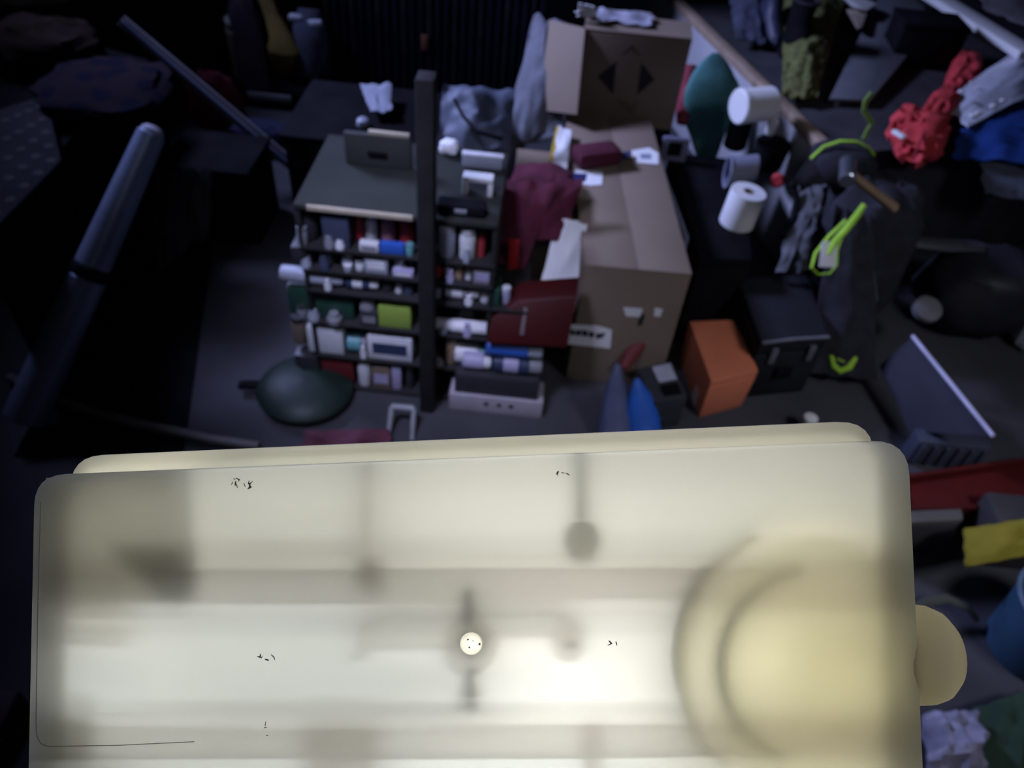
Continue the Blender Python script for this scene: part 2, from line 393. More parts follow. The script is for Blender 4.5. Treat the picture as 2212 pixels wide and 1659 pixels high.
# ================================================================== CARTONS
ZT = .446
ct = [pt(1265, 572, z=ZT), pt(1495, 592, z=ZT), pt(1404, 252, z=ZT), pt(1222, 246, z=ZT)]   # near-left, near-right, far-right, far-left
cbm = [V((p.x, p.y, 0)) for p in ct]
ca = thing('cardboard_box', (ct[0]+ct[2])/2*1.0 - V((0, 0, ZT)), 'long tall brown cardboard box with white printed label, middle of the pile', 'box')
MB().hexa(cbm, [p-V((0, 0, .004)) for p in ct], .004).build('body', card(), ca)
for a, b in ((0, .4993), (.5007, 1)):
    bt, tp = patch(ct, a, 0.0, b, 1.0, -.004, .004); MB().hexa(bt, tp, .001).build('flap', card(), ca)
fr = [ct[0]*1.0, ct[1]*1.0, cbm[1], cbm[0]]
def uv_on(c4, px, py):
    # solve the face coordinates seen at a pixel
    a, b, c, d = c4; nn = (b-a).cross(d-a).normalized(); r = ray(px, py); p = CAM + r*((a-CAM).dot(nn)/r.dot(nn))
    u = v = .5
    for _ in range(12):
        e = p-quadpt(c4, u, v); du = lerp(b-a, c-d, v); dv = lerp(d-a, c-b, u)
        u += e.dot(du)/du.dot(du)*.9; v += e.dot(dv)/dv.dot(dv)*.9
    return u, v
def deco(c4, pxs, name, m, parent, lift=.0012, th=.0008):
    bt, tp = patchpoly(c4, [uv_on(c4, *p) for p in pxs], lift, th)
    return MB().hexa(bt, tp).build(name, m, parent, smooth=False)
navy = mat('navy_ink', (.015, .02, .10), .7, var=.1); ink = mat('black_ink', (.015, .015, .02), .7, var=.1)
lbl = deco(fr, [(1228, 700), (1290, 703), (1322, 712), (1318, 752), (1224, 742)], 'printed_label', paper(), ca)
for pxs in ([(1231, 712), (1240, 710), (1242, 722), (1234, 724)], [(1243, 712), (1256, 712), (1255, 724), (1243, 723)], [(1258, 711), (1270, 714), (1268, 726), (1257, 724)],
            [(1272, 715), (1284, 717), (1282, 728), (1271, 726)], [(1286, 720), (1299, 719), (1309, 717), (1302, 728), (1289, 731)]):
    deco(fr, pxs, 'printed_letter', ink, lbl, .0024, .0004)
deco(fr, [(1346, 663), (1388, 666), (1384, 684), (1352, 682)], 'printed_label', paper(), ca)
deco(fr, [(1384, 677), (1394, 679), (1386, 702), (1376, 702)], 'printed_mark', ink, ca)
deco(fr, [(1414, 664), (1432, 667), (1426, 684), (1412, 682)], 'printed_label', paper(), ca)
for pxs, m_ in (([(1242, 368), (1302, 372), (1300, 400), (1276, 402), (1243, 396)], paper()), ([(1364, 326), (1402, 320), (1422, 332), (1422, 356), (1368, 352)], paper())):
    deco(ct, pxs, 'sticker', m_, ca, .0015, .0006)
deco(ct, [(1238, 376), (1268, 377), (1264, 394), (1238, 392)], 'sticker_print', navy, ca, .0025, .0006)
deco(ct, [(1382, 334), (1406, 334), (1406, 345), (1384, 344)], 'sticker_print', mat('pale_blue_ink', (.25, .27, .38), .7), ca, .0025, .0006)
# maroon roll lying on the carton, with dark blue end
g0, g1 = pt(1242, 340, z=ZT+.03), pt(1334, 328, z=ZT+.03); gl = (g1-g0)
rl = thing('maroon_roll', (g0+g1)/2-V((0, 0, .03)), 'maroon fabric roll lying across the top of the tall cardboard box', 'cloth roll')
mar = mat('maroon_cloth', (.085, .010, .026), .9, var=.3, scale=18, bump=.4)
MB().box((g0+g1)/2, (gl.length, .085, .055), gl.to_track_quat('X', 'Z').to_matrix(), .016).build('roll', mar, rl)
h0 = g1; h1 = pt(1362, 336, z=ZT+.012)
MB().sheet([h0+V((0, -.02, -.02)), h1+V((0, -.02, 0)), h1+V((0, .02, 0)), h0+V((0, .02, -.02))], 6, 4, .002, 3, .006).build('loose_end', mat('dark_blue_cloth', (.03, .04, .10), .9), rl)

# upper carton with diamond emblem
ZU = .72
ut = [pt(1262, 62, z=ZU), pt(1496, 84, z=ZU), pt(1440, 46, z=ZU), pt(1186, 36, z=ZU)]
nl = pt(1262, 62, z=ZU); nr = pt(1496, 84, z=ZU)
yl = pt(1186, 44, z=ZU)
dirx = (nr-nl); dirx.z = 0; wd = dirx.length; dirx.normalize(); diry = V((-dirx.y, dirx.x, 0))
# square it: left side runs away from the near-left corner
lv = yl-nl; lv.z = 0
lv = V((.01, .16, 0)); ut = [nl, nr, nr+lv, nl+lv]; zb = .385
ubt = [V((p.x, p.y, zb)) for p in ut]
uc = thing('cardboard_box', (ubt[0]+ubt[2])/2, 'brown cardboard box with a dark diamond emblem, behind the tall box', 'box')
MB().hexa(ubt, [p-V((0, 0, .003)) for p in ut], .004).build('body', card(), uc)
for a, b in ((0, .4993), (.5007, 1)):
    bt, tp = patch(ut, 0, a, 1, b, -.003, .003); MB().hexa(bt, tp).build('flap', card(), uc)
uf = [ut[0], ut[1], ubt[1], ubt[0]]
for pxs in ([(1332, 132), (1324, 204), (1291, 164)], [(1386, 136), (1414, 172), (1376, 204)]):
    deco(uf, pxs, 'diamond_half', ink, uc)
deco(uf, [(1366, 96), (1384, 120), (1374, 118), (1364, 108), (1350, 118), (1342, 118)], 'diamond_point', mat('faded_print', (.15, .11, .08), .85), uc)
deco(uf, [(1330, 214), (1366, 252), (1378, 214), (1366, 226), (1340, 216)], 'diamond_point', mat('faded_print', (.15, .11, .08), .85), uc)
for pxs, m_ in (([(1226, 38), (1244, 40), (1240, 52), (1228, 50)], paper()),):
    pass
# support under it: dark storage tub
sc_, sw, stt = V((ubt[0]+ubt[2])/2), (ubt[1]-ubt[0]).length, .3
su = thing('storage_tub', (sc_.x, sc_.y, 0), 'dark tub under the cardboard box with the diamond emblem', 'tub')
MB().hexa([V((sc_.x+(p.x-sc_.x)*.9, sc_.y+(p.y-sc_.y)*.9, 0)) for p in ubt], [V((p.x, p.y, zb-.03)) for p in ubt], .006).build('tub_body', black(), su)
MB().hexa([V((p.x, p.y, zb-.03)) for p in ubt], [V((p.x, p.y, zb)) for p in ubt], .003).build('lid', black(), su)
# things on top of upper carton
c = quadpt(ut, .35, .55)
MB().sheet([quadpt(ut, .05, .3)+V((0, 0, .004)), quadpt(ut, .62, .35)+V((0, 0, .004)), quadpt(ut, .6, .95)+V((0, 0, .01)), quadpt(ut, .1, .95)+V((0, 0, .01))], 12, 8, .012, 4, .003, 0, 3, .2).build('plastic_wrap', mat('grey_film', (.36, .36, .42), .4, var=.2), None)
tag(bpy.data.objects['plastic_wrap'], 'crumpled greyish plastic film lying on top of the box with the diamond emblem', 'wrapping')
o = MB().sheet([pt(1246, 30, z=ZU+.02), pt(1286, 34, z=ZU+.02), pt(1284, 8, z=ZU+.07), pt(1250, 4, z=ZU+.07)], 8, 8, .01, 3, .003, .01, 5, .3).build('paper_or_glint', paper())
tag(o, 'small crumpled whitish paper scrap standing at the top edge of the diamond emblem box', 'paper')
fl = [pt(1165, 238, y=2.64), pt(1246, 248, y=2.54), pt(1264, 60, y=2.715), pt(1186, 42, y=2.86)]
MB().hexa([p+V((.004, .006, -.004)) for p in fl], fl, .0015).build('open_flap', card(), uc)
# grey bag left of the upper carton
gb = thing('grey_sack', pt(1130, 330, z=0), 'limp grey sack slumped against the left side of the diamond emblem box', 'sack')
greybag = mat('grey_sackcloth', (.13, .135, .16), .8, var=.25, scale=12, bump=.4)
a_ = pt(1095, 300, z=.36); b_ = pt(1160, 60, z=.62)
MB().sheet([pt(1086, 312, z=.36), pt(1212, 300, z=.38), pt(1222, 60, z=.62), pt(1152, 44, z=.62)], 16, 20, .02, 3.5, .02, .05, 2, .08).build('sack_body', greybag, gb)
MB().tube([pt(1088, 296, z=.365), pt(1120, 304, z=.37), pt(1160, 300, z=.38), pt(1205, 290, z=.40)], .018, 8, .7).build('rolled_hem', greybag, gb)
MB().lump(V((a_.x+.02, a_.y+.24, 0)), (.09, .26, .38), 3, .12).build('sack_base', greybag, gb)

# small carton left of the tall one, with papers, maroon bag and red box
sy = 1.97; sx0, sx1 = -.045, .128
s4 = [V((sx0, sy, .44)), V((sx1, sy, .44)), V((sx1-.02, sy+.40, .44)), V((sx0-.02, sy+.40, .44))]
sm = thing('cardboard_box', ((sx0+sx1)/2, sy+.2, 0), 'smaller brown cardboard box half hidden under a maroon bag', 'box')
MB().hexa([V((p.x, p.y, 0)) for p in s4], [p-V((0, 0, .003)) for p in s4], .004).build('body', card(), sm)
for a, b in ((0, .4993), (.5007, 1)):
    bt, tp = patch(s4, a, 0, b, 1, -.003, .003); MB().hexa(bt, tp).build('flap', card(), sm)
mb_ = thing('maroon_bag', V((.01, sy+.05, .44)), 'maroon cloth bag draped over the smaller cardboard box, red strap hanging down', 'bag')
MB().lump(V((.03, sy+.10, .441)), (.19, .26, .08), 5, .16, 2.0).build('bag_body', mar, mb_)
MB().sheet([pt(1052, 560, y=1.80), pt(1130, 585, y=1.80), pt(1205, 400, y=1.98), pt(1066, 392, y=1.98)], 14, 16, .014, 3, .008, .025, 2, .05).build('hanging_side', mar, mb_)
MB().sheet([pt(1105, 520, y=1.86), pt(1215, 520, y=1.90), pt(1256, 388, y=2.02), pt(1150, 395, y=2.0)], 14, 14, .012, 3, .008, .02, 7, .05).build('hanging_side', mar, mb_)
MB().sheet([pt(1097, 578, y=1.79), pt(1119, 578, y=1.79), pt(1121, 516, y=1.79), pt(1101, 516, y=1.79)], 4, 10, .004, 3, .006, .003, 1).build('strap', mat('bright_red_webbing', (.62, .03, .035), .7), mb_)
o = MB().sheet([pt(1172, 606, y=1.84), pt(1246, 628, y=1.80), pt(1270, 484, y=1.93), pt(1206, 468, y=1.93)], 10, 10, .010, 3, .002, .012, 9, .04).build('paper_sheet', paper())
tag(o, 'creased white paper sheet hanging in front of the smaller cardboard box', 'paper', )
o = MB().sheet([pt(1190, 372, z=.448), pt(1222, 392, z=.45), pt(1234, 284, z=.47), pt(1206, 276, z=.47)], 8, 12, .006, 3, .003, .008, 12, .03).build('paper_sheet', paper())
tag(o, 'narrow white paper standing along the left edge of the tall box', 'paper')
o = MB().sheet([pt(1184, 366, z=.448), pt(1194, 372, z=.45), pt(1208, 280, z=.47), pt(1202, 276, z=.47)], 4, 10, .003, 3, .006, 0, 13).build('yellow_folder', mat('yellow_card', (.50, .34, .03), .8))
tag(o, 'dull yellow folder edge tucked beside the narrow white paper', 'folder')

# ================================================================== SHELF RACK
RY0, RY1, RX0, RX1 = 1.60, 1.92, -.58, .02
rk = thing('shelf_rack', ((RX0+RX1)/2, (RY0+RY1)/2, 0), 'low dark shelf rack crowded with cans and jars, left of the boxes', 'shelf')
rackm = mat('dark_rack_board', (.013, .012, .012), .75, var=.3)
LV = [.515, .445, .375, .262, .135, .012]
RXT = -.075
for z in LV:
    xe = RX1 if z < .40 else RXT
    MB().box(((RX0+xe)/2, (RY0+RY1)/2, z-.005), (xe-RX0, RY1-RY0, .010), bev=.002).build('shelf_board', rackm, rk)
tb = [pt(655, 456, z=.64), pt(892, 474, z=.64)]
MB().box(((RX0+RXT)/2, 1.78, .634), (RXT-RX0, .36, .014), bev=.002).build('top_board', mat('olive_board', (.030, .032, .028), .85, var=.15, spec=.15), rk)
MB().box(((-.545-.285)/2, 1.598, .637), (.262, .008, .014), bev=.002).build('edge_strip', mat('tan_edge', (.42, .36, .26), .8), rk)
for x, h_ in ((RX0+.006, .627), (RX1-.006, .365), (RXT-.006, .627)):
    MB().box((x, 1.775, h_/2), (.012, .34, h_), bev=.002).build('side_panel', rackm, rk)
MB().box(((RX0+RXT)/2, RY1+.012, .313), (RXT-RX0, .01, .626)).build('back_panel', rackm, rk)
b0 = pt(920, 895, z=0); t0 = pt(925, 165, y=1.56)
po = thing('wooden_post', (b0.x, 1.56, 0), 'dark upright timber post standing in front of the shelf rack', 'post')
xx = pt(922, 600, y=1.56).x
MB().box((xx, 1.565, t0.z/2), (.040, .05, t0.z), bev=.004).build('timber', mat('dark_timber', (.010, .009, .009), .85, var=.35, scale=18), po)

WORD = ['top', 'second', 'third', 'fourth', 'fifth', 'lowest']
def shelfx(px, lev, yy):
    z = LV[lev] + .04
    return pt(px, 0, y=yy).x if False else _solve(px, yy, z)
def _solve(px, y, z):
    lo, hi = -3, 3
    for _ in range(40):
        x = (lo+hi)/2; d = V((x, y, z))-CAM; q = CX+FPX*d.dot(rt)/d.dot(fw)
        if q < px: lo = x
        else: hi = x
    return lo
def jar(x, y, z, r, h, m, lidm, label, group, name='jar', cat='jar'):
    t = thing(name, (x, y, z), label, cat, group)
    MB().lathe((x, y, z), (0, 0, 1), [(r*.92, 0), (r, .006), (r, h*.72), (r*.86, h*.8)], 18).build('body', m, t)
    MB().lathe((x, y, z+h*.79), (0, 0, 1), [(r*.9, 0), (r*.92, .003), (r*.92, h*.19), (r*.82, h*.21)], 18).build('lid', lidm, t)
    return t
def lying(x0, x1, y, z, r, m, capm_, label, group, name='spray_can', cat='can', capleft=False, ring=None):
    """can on its side along x"""
    t = thing(name, ((x0+x1)/2, y, z), label, cat, group)
    L = x1-x0; a = V((1, 0, 0)); s = V((x0, y, z+r))
    if capleft: a = V((-1, 0, 0)); s = V((x1, y, z+r))
    MB().lathe(s, a, [(r*.86, 0), (r, .004), (r, L*.70), (r*.8, L*.76)], 18).build('body', m, t)
    MB().lathe(s+a*L*.75, a, [(r*.84, 0), (r*.84, L*.19), (r*.7, L*.25)], 18).build('cap', capm_, t)
    if ring: MB().lathe(s+a*L*.22, a, [(r*1.012, 0), (r*1.012, L*.3)], 18).build('label_band', ring, t)
    return t
def pack(x0, x1, y, z, d, h, m, label, group, name='small_box', fr=None, mf=None):
    t = thing(name, ((x0+x1)/2, y, z), label, 'box', group)
    MB().box(((x0+x1)/2, y, z+h*.46), (x1-x0, d, h*.92), bev=.003).build('body', m, t)
    MB().box(((x0+x1)/2, y, z+h*.96), ((x1-x0)*.98, d*.98, h*.08), bev=.002).build('lid', m, t)
    if mf: MB().box(((x0+x1)/2, y-d/2-.0006, z+h*.5), ((x1-x0)*.76, .0012, h*.45)).build('printed_label', mf, t)
    return t
PAL = dict(dark=(.03, .03, .035), dblue=(.05, .06, .10), red=(.34, .035, .04), white=(.62, .62, .64), pink=(.34, .15, .19), blue=(.03, .10, .42), teal=(.12, .30, .32),
           grey=(.22, .22, .24), dred=(.12, .015, .02), silver=(.32, .34, .40), lime=(.25, .36, .06), navy=(.03, .045, .09), beige=(.33, .23, .15), purple=(.36, .33, .48), yellow=(.50, .48, .08), brown=(.16, .12, .09), dgreen=(.02, .06, .04))
def pm(k): return mat('shelf_'+k, PAL[k], .45, var=.15)
GRP = 'cans, jars and boxes on the shelf rack'
items = [ # shelf, kind, px0, px1, size, colour, second colour, y offset
 (0, 'jar', 640, 690, .10, 'dark', 'dblue', .05), (0, 'box', 705, 762, .10, 'dblue', None, .05), (0, 'jar', 764, 786, .085, 'red', 'red', .062), (0, 'jar', 788, 816, .09, 'white', 'white', .062),
 (0, 'jar', 822, 855, .085, 'pink', 'pink', .062), (0, 'jar', 862, 894, .085, 'red', 'red', .062),
 (0, 'jar', 946, 984, .095, 'silver', 'white', .03), (0, 'jar', 992, 1028, .09, 'white', 'white', .03), (0, 'jar', 1032, 1050, .085, 'red', 'dred', .04),
 (1, 'box', 640, 682, .095, 'dark', None, .06), (1, 'jar', 688, 716, .095, 'grey', 'grey', .03), (1, 'jar', 717, 733, .09, 'dred', 'dred', .05), (1, 'jar', 736, 764, .075, 'grey', 'white', .03),
 (1, 'box', 792, 842, .085, 'silver', 'white', .04), (1, 'jar', 768, 786, .08, 'dark', 'grey', .04), (1, 'jar', 852, 874, .07, 'white', 'white', .03), (1, 'jar', 878, 896, .09, 'teal', 'teal', .05),
 (1, 'jar', 934, 956, .085, 'red', 'red', .03), (1, 'jar', 960, 976, .06, 'white', 'white', .03), (1, 'jar', 980, 1002, .075, 'beige', 'white', .03), (1, 'jar', 1005, 1022, .06, 'white', 'pink', .03), (1, 'box', 1026, 1064, .075, 'grey', 'purple', .04),
 (2, 'can', 606, 742, .023, 'silver', 'silver', .03), (2, 'can', 748, 818, .022, 'navy', 'white', .03), (2, 'jar', 824, 848, .085, 'dark', 'white', .03), (2, 'jar', 872, 895, .095, 'dblue', 'white', .03),
 (2, 'can', 962, 1036, .028, 'grey', 'white', .035), (2, 'jar', 1038, 1060, .10, 'white', 'white', .03), (2, 'box', 1066, 1082, .08, 'dgreen', None, .04), (2, 'jar', 1084, 1104, .075, 'purple', 'white', .035),
 (3, 'box', 634, 772, .10, 'dgreen', None, .07), (3, 'jar', 778, 812, .09, 'grey', 'grey', .03), (3, 'box', 822, 892, .075, 'lime', None, .04), 
 (3, 'can', 972, 1072, .024, 'navy', 'yellow', .09), (3, 'can', 938, 1070, .020, 'white', 'white', .022),
 (4, 'box', 672, 748, .098, 'white', None, .045), (4, 'can', 752, 794, .030, 'teal', 'grey', .04), (4, 'box', 798, 894, .088, 'white', 'navy', .035), (4, 'jar', 632, 664, .10, 'brown', 'dark', .05),
 (4, 'jar', 962, 986, .105, 'beige', 'beige', .03), (4, 'can', 984, 1052, .035, 'white', 'teal', .04),
 (0, 'box', 776, 818, .026, 'white', 'grey', .012), (0, 'box', 820, 874, .030, 'blue', None, .012), (0, 'jar', 876, 894, .034, 'teal', 'teal', .012),
 (0, 'jar', 640, 664, .05, 'grey', 'grey', .015), (1, 'box', 848, 894, .030, 'purple', 'white', .012), (1, 'jar', 766, 786, .045, 'white', 'grey', .02), (1, 'jar', 740, 760, .03, 'silver', 'white', .01),
 (2, 'jar', 852, 870, .06, 'white', 'silver', .03), (2, 'jar', 936, 956, .06, 'silver', 'grey', .03), (3, 'jar', 640, 662, .04, 'grey', 'dark', .015), (3, 'box', 780, 816, .05, 'dark', 'grey', .01), (3, 'jar', 1072, 1090, .08, 'grey', 'white', .05),
 (5, 'box', 648, 698, .10, 'dark', None, .05), (5, 'box', 702, 770, .105, 'dred', None, .05), (5, 'jar', 774, 802, .112, 'white', 'white', .025), (5, 'box', 808, 848, .085, 'brown', 'purple', .04), (5, 'box', 852, 872, .10, 'purple', None, .05), (5, 'jar', 876, 895, .09, 'dark', 'grey', .03), (4, 'can', 1056, 1112, .028, 'blue', 'silver', .04),
]
cnt = {}
seen = {}
NM = dict(dark='black', dblue='slate blue', dred='dark red', silver='silvery blue', navy='navy', dgreen='dark green', teal='teal', lime='lime green')
for lev, kind, x0, x1, sz, c1, c2, yo in items:
    y = RY0 + .004 + yo; z = LV[lev]
    if kind != 'can' and lev in (1, 2): sz = min(sz*.68, .056)
    a, b = _solve(x0, y, z+.04), _solve(x1, y, z+.04)
    side = 'left of the post' if x1 < 905 else 'right of the post'
    cn = NM.get(c1, c1); lid = NM.get(c2, c2) if c2 else ''
    noun = dict(jar='jar', can='spray can lying', box='small box')[kind]
    key = (cn, noun, lev, side)
    seen[key] = seen.get(key, 0)+1
    extra = '' if seen[key] == 1 else ', further right'
    lidt = (' with %s %s' % (lid, dict(jar='lid', can='cap', box='label')[kind])) if c2 and c2 != c1 else ''
    lb = '%s %s%s on the %s shelf, %s%s' % (cn, noun, lidt, WORD[lev], side, extra)
    if kind == 'jar': jar((a+b)/2, y, z, min((b-a)/2, .03), sz, pm(c1), pm(c2), lb, GRP)
    elif kind == 'can': lying(a, b, y, z, sz, pm(c1), pm(c2), lb, GRP, capleft=(x0 in (938,)), ring=pm('white') if c1 in ('navy', 'grey') else None)
    else: pack(a, b, y, z, min(yo*1.7, .1), sz, pm(c1), lb, GRP, mf=pm(c2) if c2 else None)
random.seed(12)
EX = [(0, 700, 722, 'grey'), (0, 724, 744, 'white'), (1, 650, 672, 'silver'), (1, 690, 712, 'dblue'), (2, 700, 716, 'white'), (3, 664, 690, 'silver'), (3, 706, 738, 'grey'), (4, 778, 792, 'white'),
      (0, 1000, 1016, 'silver'), (1, 964, 982, 'purple'), (2, 1004, 1022, 'white'), (3, 948, 966, 'silver'), (3, 1000, 1020, 'purple'), (4, 940, 958, 'grey')]
for q_, (lev, x0, x1, c1) in enumerate(EX):
    y = RY0+.012; z = LV[lev]; a, b = _solve(x0, y, z+.02), _solve(x1, y, z+.02); ang = random.uniform(-.5, .5); h_ = random.uniform(.022, .042)
    t = thing('cap_or_glint', ((a+b)/2, y, z), '%s cap at the front of the %s shelf, %s' % (NM.get(c1, c1), WORD[lev], 'left of the post' if x1 < 905 else 'right of the post')
              + ('' if q_ not in (1, 3, 6, 12) else ', right one'), 'cap', 'loose caps at the front of the rack')
    MB().lathe(((a+b)/2, y, z), (0, 0, 1), [((b-a)*.5, 0), ((b-a)*.52, h_*.5), ((b-a)*.36, h_*.7), ((b-a)*.33, h_)], 14).build('cap', pm(c1), t)
# blue roll, cans and pale vented box in front of the rack's lower right corner
fy = 1.50
def fx(px, z, y): 
    return _solve(px, y, z)
G2 = 'things stacked in front of the shelf rack'
zb_ = 0.0
yb = pt(1070, 898, z=0).y
a, b = fx(972, .04, yb+.03), fx(1172, .04, yb+.03)
vb = thing('vented_box', ((a+b)/2, yb+.05, 0), 'pale box with three dark round holes, on the floor below the cans', 'box', G2)
MB().box(((a+b)/2, yb+.05, .035), (b-a, .09, .07), bev=.004).build('body', mat('pale_mauve_card', (.36, .33, .37), .8), vb)
for px in (1050, 1078, 1104):
    x = fx(px, .045, yb+.004)
    MB().cyl((x, yb+.0035, .042), (x, yb+.0055, .042), .0075, 14).build('round_hole', mat('hole_dark', (.02, .02, .02), .9), vb)
a, b = fx(985, .12, yb+.04), fx(1165, .12, yb+.04)
pkb = pack(a, b, yb+.055, .0705, .085, .075, pm('dark'), 'black flat box lying on the pale box with three round holes', G2)
zz = .1465
lying(fx(1000, zz, yb+.05), fx(1060, zz, yb+.05), yb+.05, zz, .026, pm('purple'), pm('white'), 'mauve can with white cap lying on the black flat box', G2)
lying(fx(1064, zz, yb+.05), fx(1168, zz, yb+.05), yb+.05, zz, .028, pm('navy'), pm('grey'), 'navy can with grey cap lying beside the mauve can', G2, ring=pm('purple'))
z2 = zz+.0565
lying(fx(1050, z2, yb+.055), fx(1170, z2, yb+.055), yb+.055, z2, .028, pm('blue'), pm('silver'), 'blue can with silvery cap lying on the navy can', G2)
# red box leaning above the blue can
rbp = [pt(1050, 742, y=yb+.01), pt(1225, 752, y=yb+.01), pt(1246, 640, y=yb+.06), pt(1118, 650, y=yb+.06), pt(1062, 690, y=yb+.035)]
rb = thing('red_box', (rbp[0]+rbp[1])/2, 'dark red flat box with a pale printed stroke, leaning over the blue can', 'box')
redm = mat('dark_red_card', (.055, .003, .003), .6, var=.1)
back_ = V((.005, .075, .01))
MB().hexa([p+back_ for p in rbp], rbp, .004).build('body', redm, rb)
q4 = [rbp[0], rbp[1], rbp[2], rbp[3]]
deco(q4, [(1123, 722), (1131, 723), (1140, 664), (1132, 662)], 'printed_stroke', mat('pale_print', (.16, .13, .13), .8), rb, .002)

# things on top of the rack
TZ = .641
def rbox(name, x0, y0, x1, y1, zb, h, m, label, cat, group=None, tmax=None, parts=None):
    c, w_, t_ = rect(x0, y0, x1, y1, zb, h)
    if tmax: t_ = min(t_, tmax); 
    t = thing(name, c, label, cat, group)
    MB().box(c+V((0, 0, h/2)), (w_, t_, h), bev=min(.006, h*.2)).build('body', m, t)
    return t, c, w_, t_
t, c, w_, t_ = rbox('tin_box', 998, 338, 1086, 366, TZ, .035, pm('silver'), 'small silvery tin on top of the rack right of the post', 'tin'); MB().box(c+V((0, 0, .037)), (w_*1.02, t_*1.02, .008), bev=.002).build('lid', pm('white'), t)
# white frame-like holder
c, w_, t_ = rect(1000, 374, 1066, 424, TZ, .05)
t = thing('cable_holder', c, 'white arch shaped holder in front of the silvery tin', 'holder')
for sx in (-1, 1): MB().box(c+V((sx*(w_/2-.007), 0, .02)), (.014, .03, .04), bev=.003).build('leg', white(), t)
MB().box(c+V((0, 0, .046)), (w_, .034, .014), bev=.004).build('top_bar', white(), t)
t, c, w_, t_ = rbox('dark_case', 945, 425, 1050, 470, TZ, .03, black(), 'flat black case at the front of the rack top, right of the post', 'case'); MB().box(c+V((0, -t_/2-.002, .018)), (.03, .006, .01), bev=.001).build('clasp', pm('grey'), t)
c, w_, t_ = rect(948, 306, 992, 336, TZ, .035)
o = MB().lump(c, (w_, .05, .04), 3, .2).build('tissue_wad', paper()); tag(o, 'small whitish crumpled tissue right beside the post top', 'tissue')
# blue grey folded sheeting behind the rack
f0 = pt(1020, 330, z=.45)
t = thing('folded_sheeting', (f0.x, f0.y+.25, 0), 'blue-grey plastic sheeting heaped behind the shelf rack, with a dark cord across', 'sheeting')
bgm = mat('blue_grey_film', (.085, .10, .14), .6, var=.25, scale=6)
MB().sheet([pt(945, 330, z=.50), pt(1100, 335, z=.50), pt(1112, 205, z=.62), pt(958, 190, z=.62)], 16, 16, .03, 3, .006, .04, 4, .06).build('sheet', bgm, t)
MB().lump(V((f0.x, f0.y+.30, 0)), (.26, .30, .48), 6, .12).build('heap', bgm, t)
MB().tube([pt(982, 215, z=.66), pt(1000, 250, z=.645), pt(1030, 285, z=.63), pt(1085, 300, z=.61)], .006, 6).build('cord', black(), t)
# grey patch and small knob, box on left rear
c = pt(820, 240, z=.46)
t = thing('storage_crate', (c.x, c.y+.1, 0), 'dark crate behind the shelf rack left of the post, pale cloth on it', 'crate')
MB().box((c.x-.05, c.y+.06, .20), (.5, .42, .40), bev=.01).build('body', black(), t); MB().box((c.x-.05, c.y+.06, .41), (.52, .44, .02), bev=.005).build('lid', black(), t)
o = MB().sheet([pt(800, 246, z=.45), pt(845, 246, z=.45), pt(846, 188, z=.47), pt(778, 186, z=.46)], 8, 8, .012, 3, .004, .01, 6, .1).build('grey_rag', mat('pale_grey_rag', (.24, .25, .31), .9, var=.15)); tag(o, 'pale grey rag lying on the dark crate left of the post', 'rag')
c = pt(784, 272, z=.421)
o = MB().lathe(c, (0, 0, 1), [(.018, 0), (.022, .006), (.02, .022), (.01, .03)], 16).build('small_tin', pm('silver')); tag(o, 'small round pale cap on the dark crate below the rag', 'cap')
t, c, w_, t_ = rbox('drawer_unit', 742, 296, 888, 362, TZ, .09, mat('olive_grey_panel', (.05, .053, .05), .8, var=.1, spec=.15), 'low olive-grey drawer box on the rack top, left of the post', 'box')
MB().box(c+V((0, -t_/2-.004, .04)), (.05, .008, .012), bev=.002).build('handle', black(), t)
MB().box(c+V((.03, t_/2-.01, .094)), (w_*.6, .014, .01), bev=.002).build('trim_strip', mat('tan_edge', (.42, .36, .26), .8), t)

# ================================================================== DARK RIBBED CABINET AT THE BACK
p0, p1 = pt(700, 186, z=0), pt(1178, 196, z=0)
yb2 = 3.55; xa, xb = fx(700, .3, yb2), fx(1175, .3, yb2)
t = thing('ribbed_cabinet', ((xa+xb)/2, yb2+.2, 0), 'large blue-black ribbed cabinet standing at the back, behind the rack', 'cabinet')
ribm = mat('blue_black_slat', (.009, .010, .020), .8, var=.3, spec=.1)
MB().box(((xa+xb)/2, yb2+.22, .62), (xb-xa, .4, 1.24), bev=.01).build('body', ribm, t)
nsl = 26; wv = (xb-xa)/nsl
for i in range(nsl):
    MB().box((xa+wv*(i+.5), yb2+.012, .63), (wv*.72, .018, 1.16), bev=.004).build('slat', ribm if i % 3 else mat('worn_slat', (.018, .017, .022), .8, var=.4, scale=12, spec=.1), t)
x = fx(917, .36, yb2); pz = pt(917, 92, y=yb2).z
MB().box((x, yb2-.002, pz), (.03, .006, .07), bev=.001).build('orange_tag', mat('rust_tag', (.16, .06, .03), .8), t)

# ================================================================== RIGHT PLATFORM
ra, rb_ = pt(1440, -20, z=.5), pt(1790, 322, z=.5)
dv = (rb_-ra); dv.z = 0; dn = dv.normalized(); ln = V((-dn.y, dn.x, 0))
if ln.x < 0: ln = -ln
far = ra - dn*.2; near = rb_*1.0
pf = thing('storage_platform', (far+near)/2+ln*.8-V((0, 0, .5)), 'low platform with pale side board and bare wooden edge, heaped with gear at right', 'platform')
def prism(a, b, o0, o1, z0, z1, m, name, par, bev=.003):
    q = [a+ln*o0, b+ln*o0, b+ln*o1, a+ln*o1]
    MB().hexa([V((p.x, p.y, z0)) for p in q], [V((p.x, p.y, z1)) for p in q], bev).build(name, m, par)
pale = mat('pale_grey_board', (.42, .42, .45), .75, var=.12, scale=4)
prism(far, near, .004, .02, 0, .47, pale, 'side_board', pf)
prism(far, near, -.012, .032, .47, .505, wood(), 'edge_rail', pf, .006)
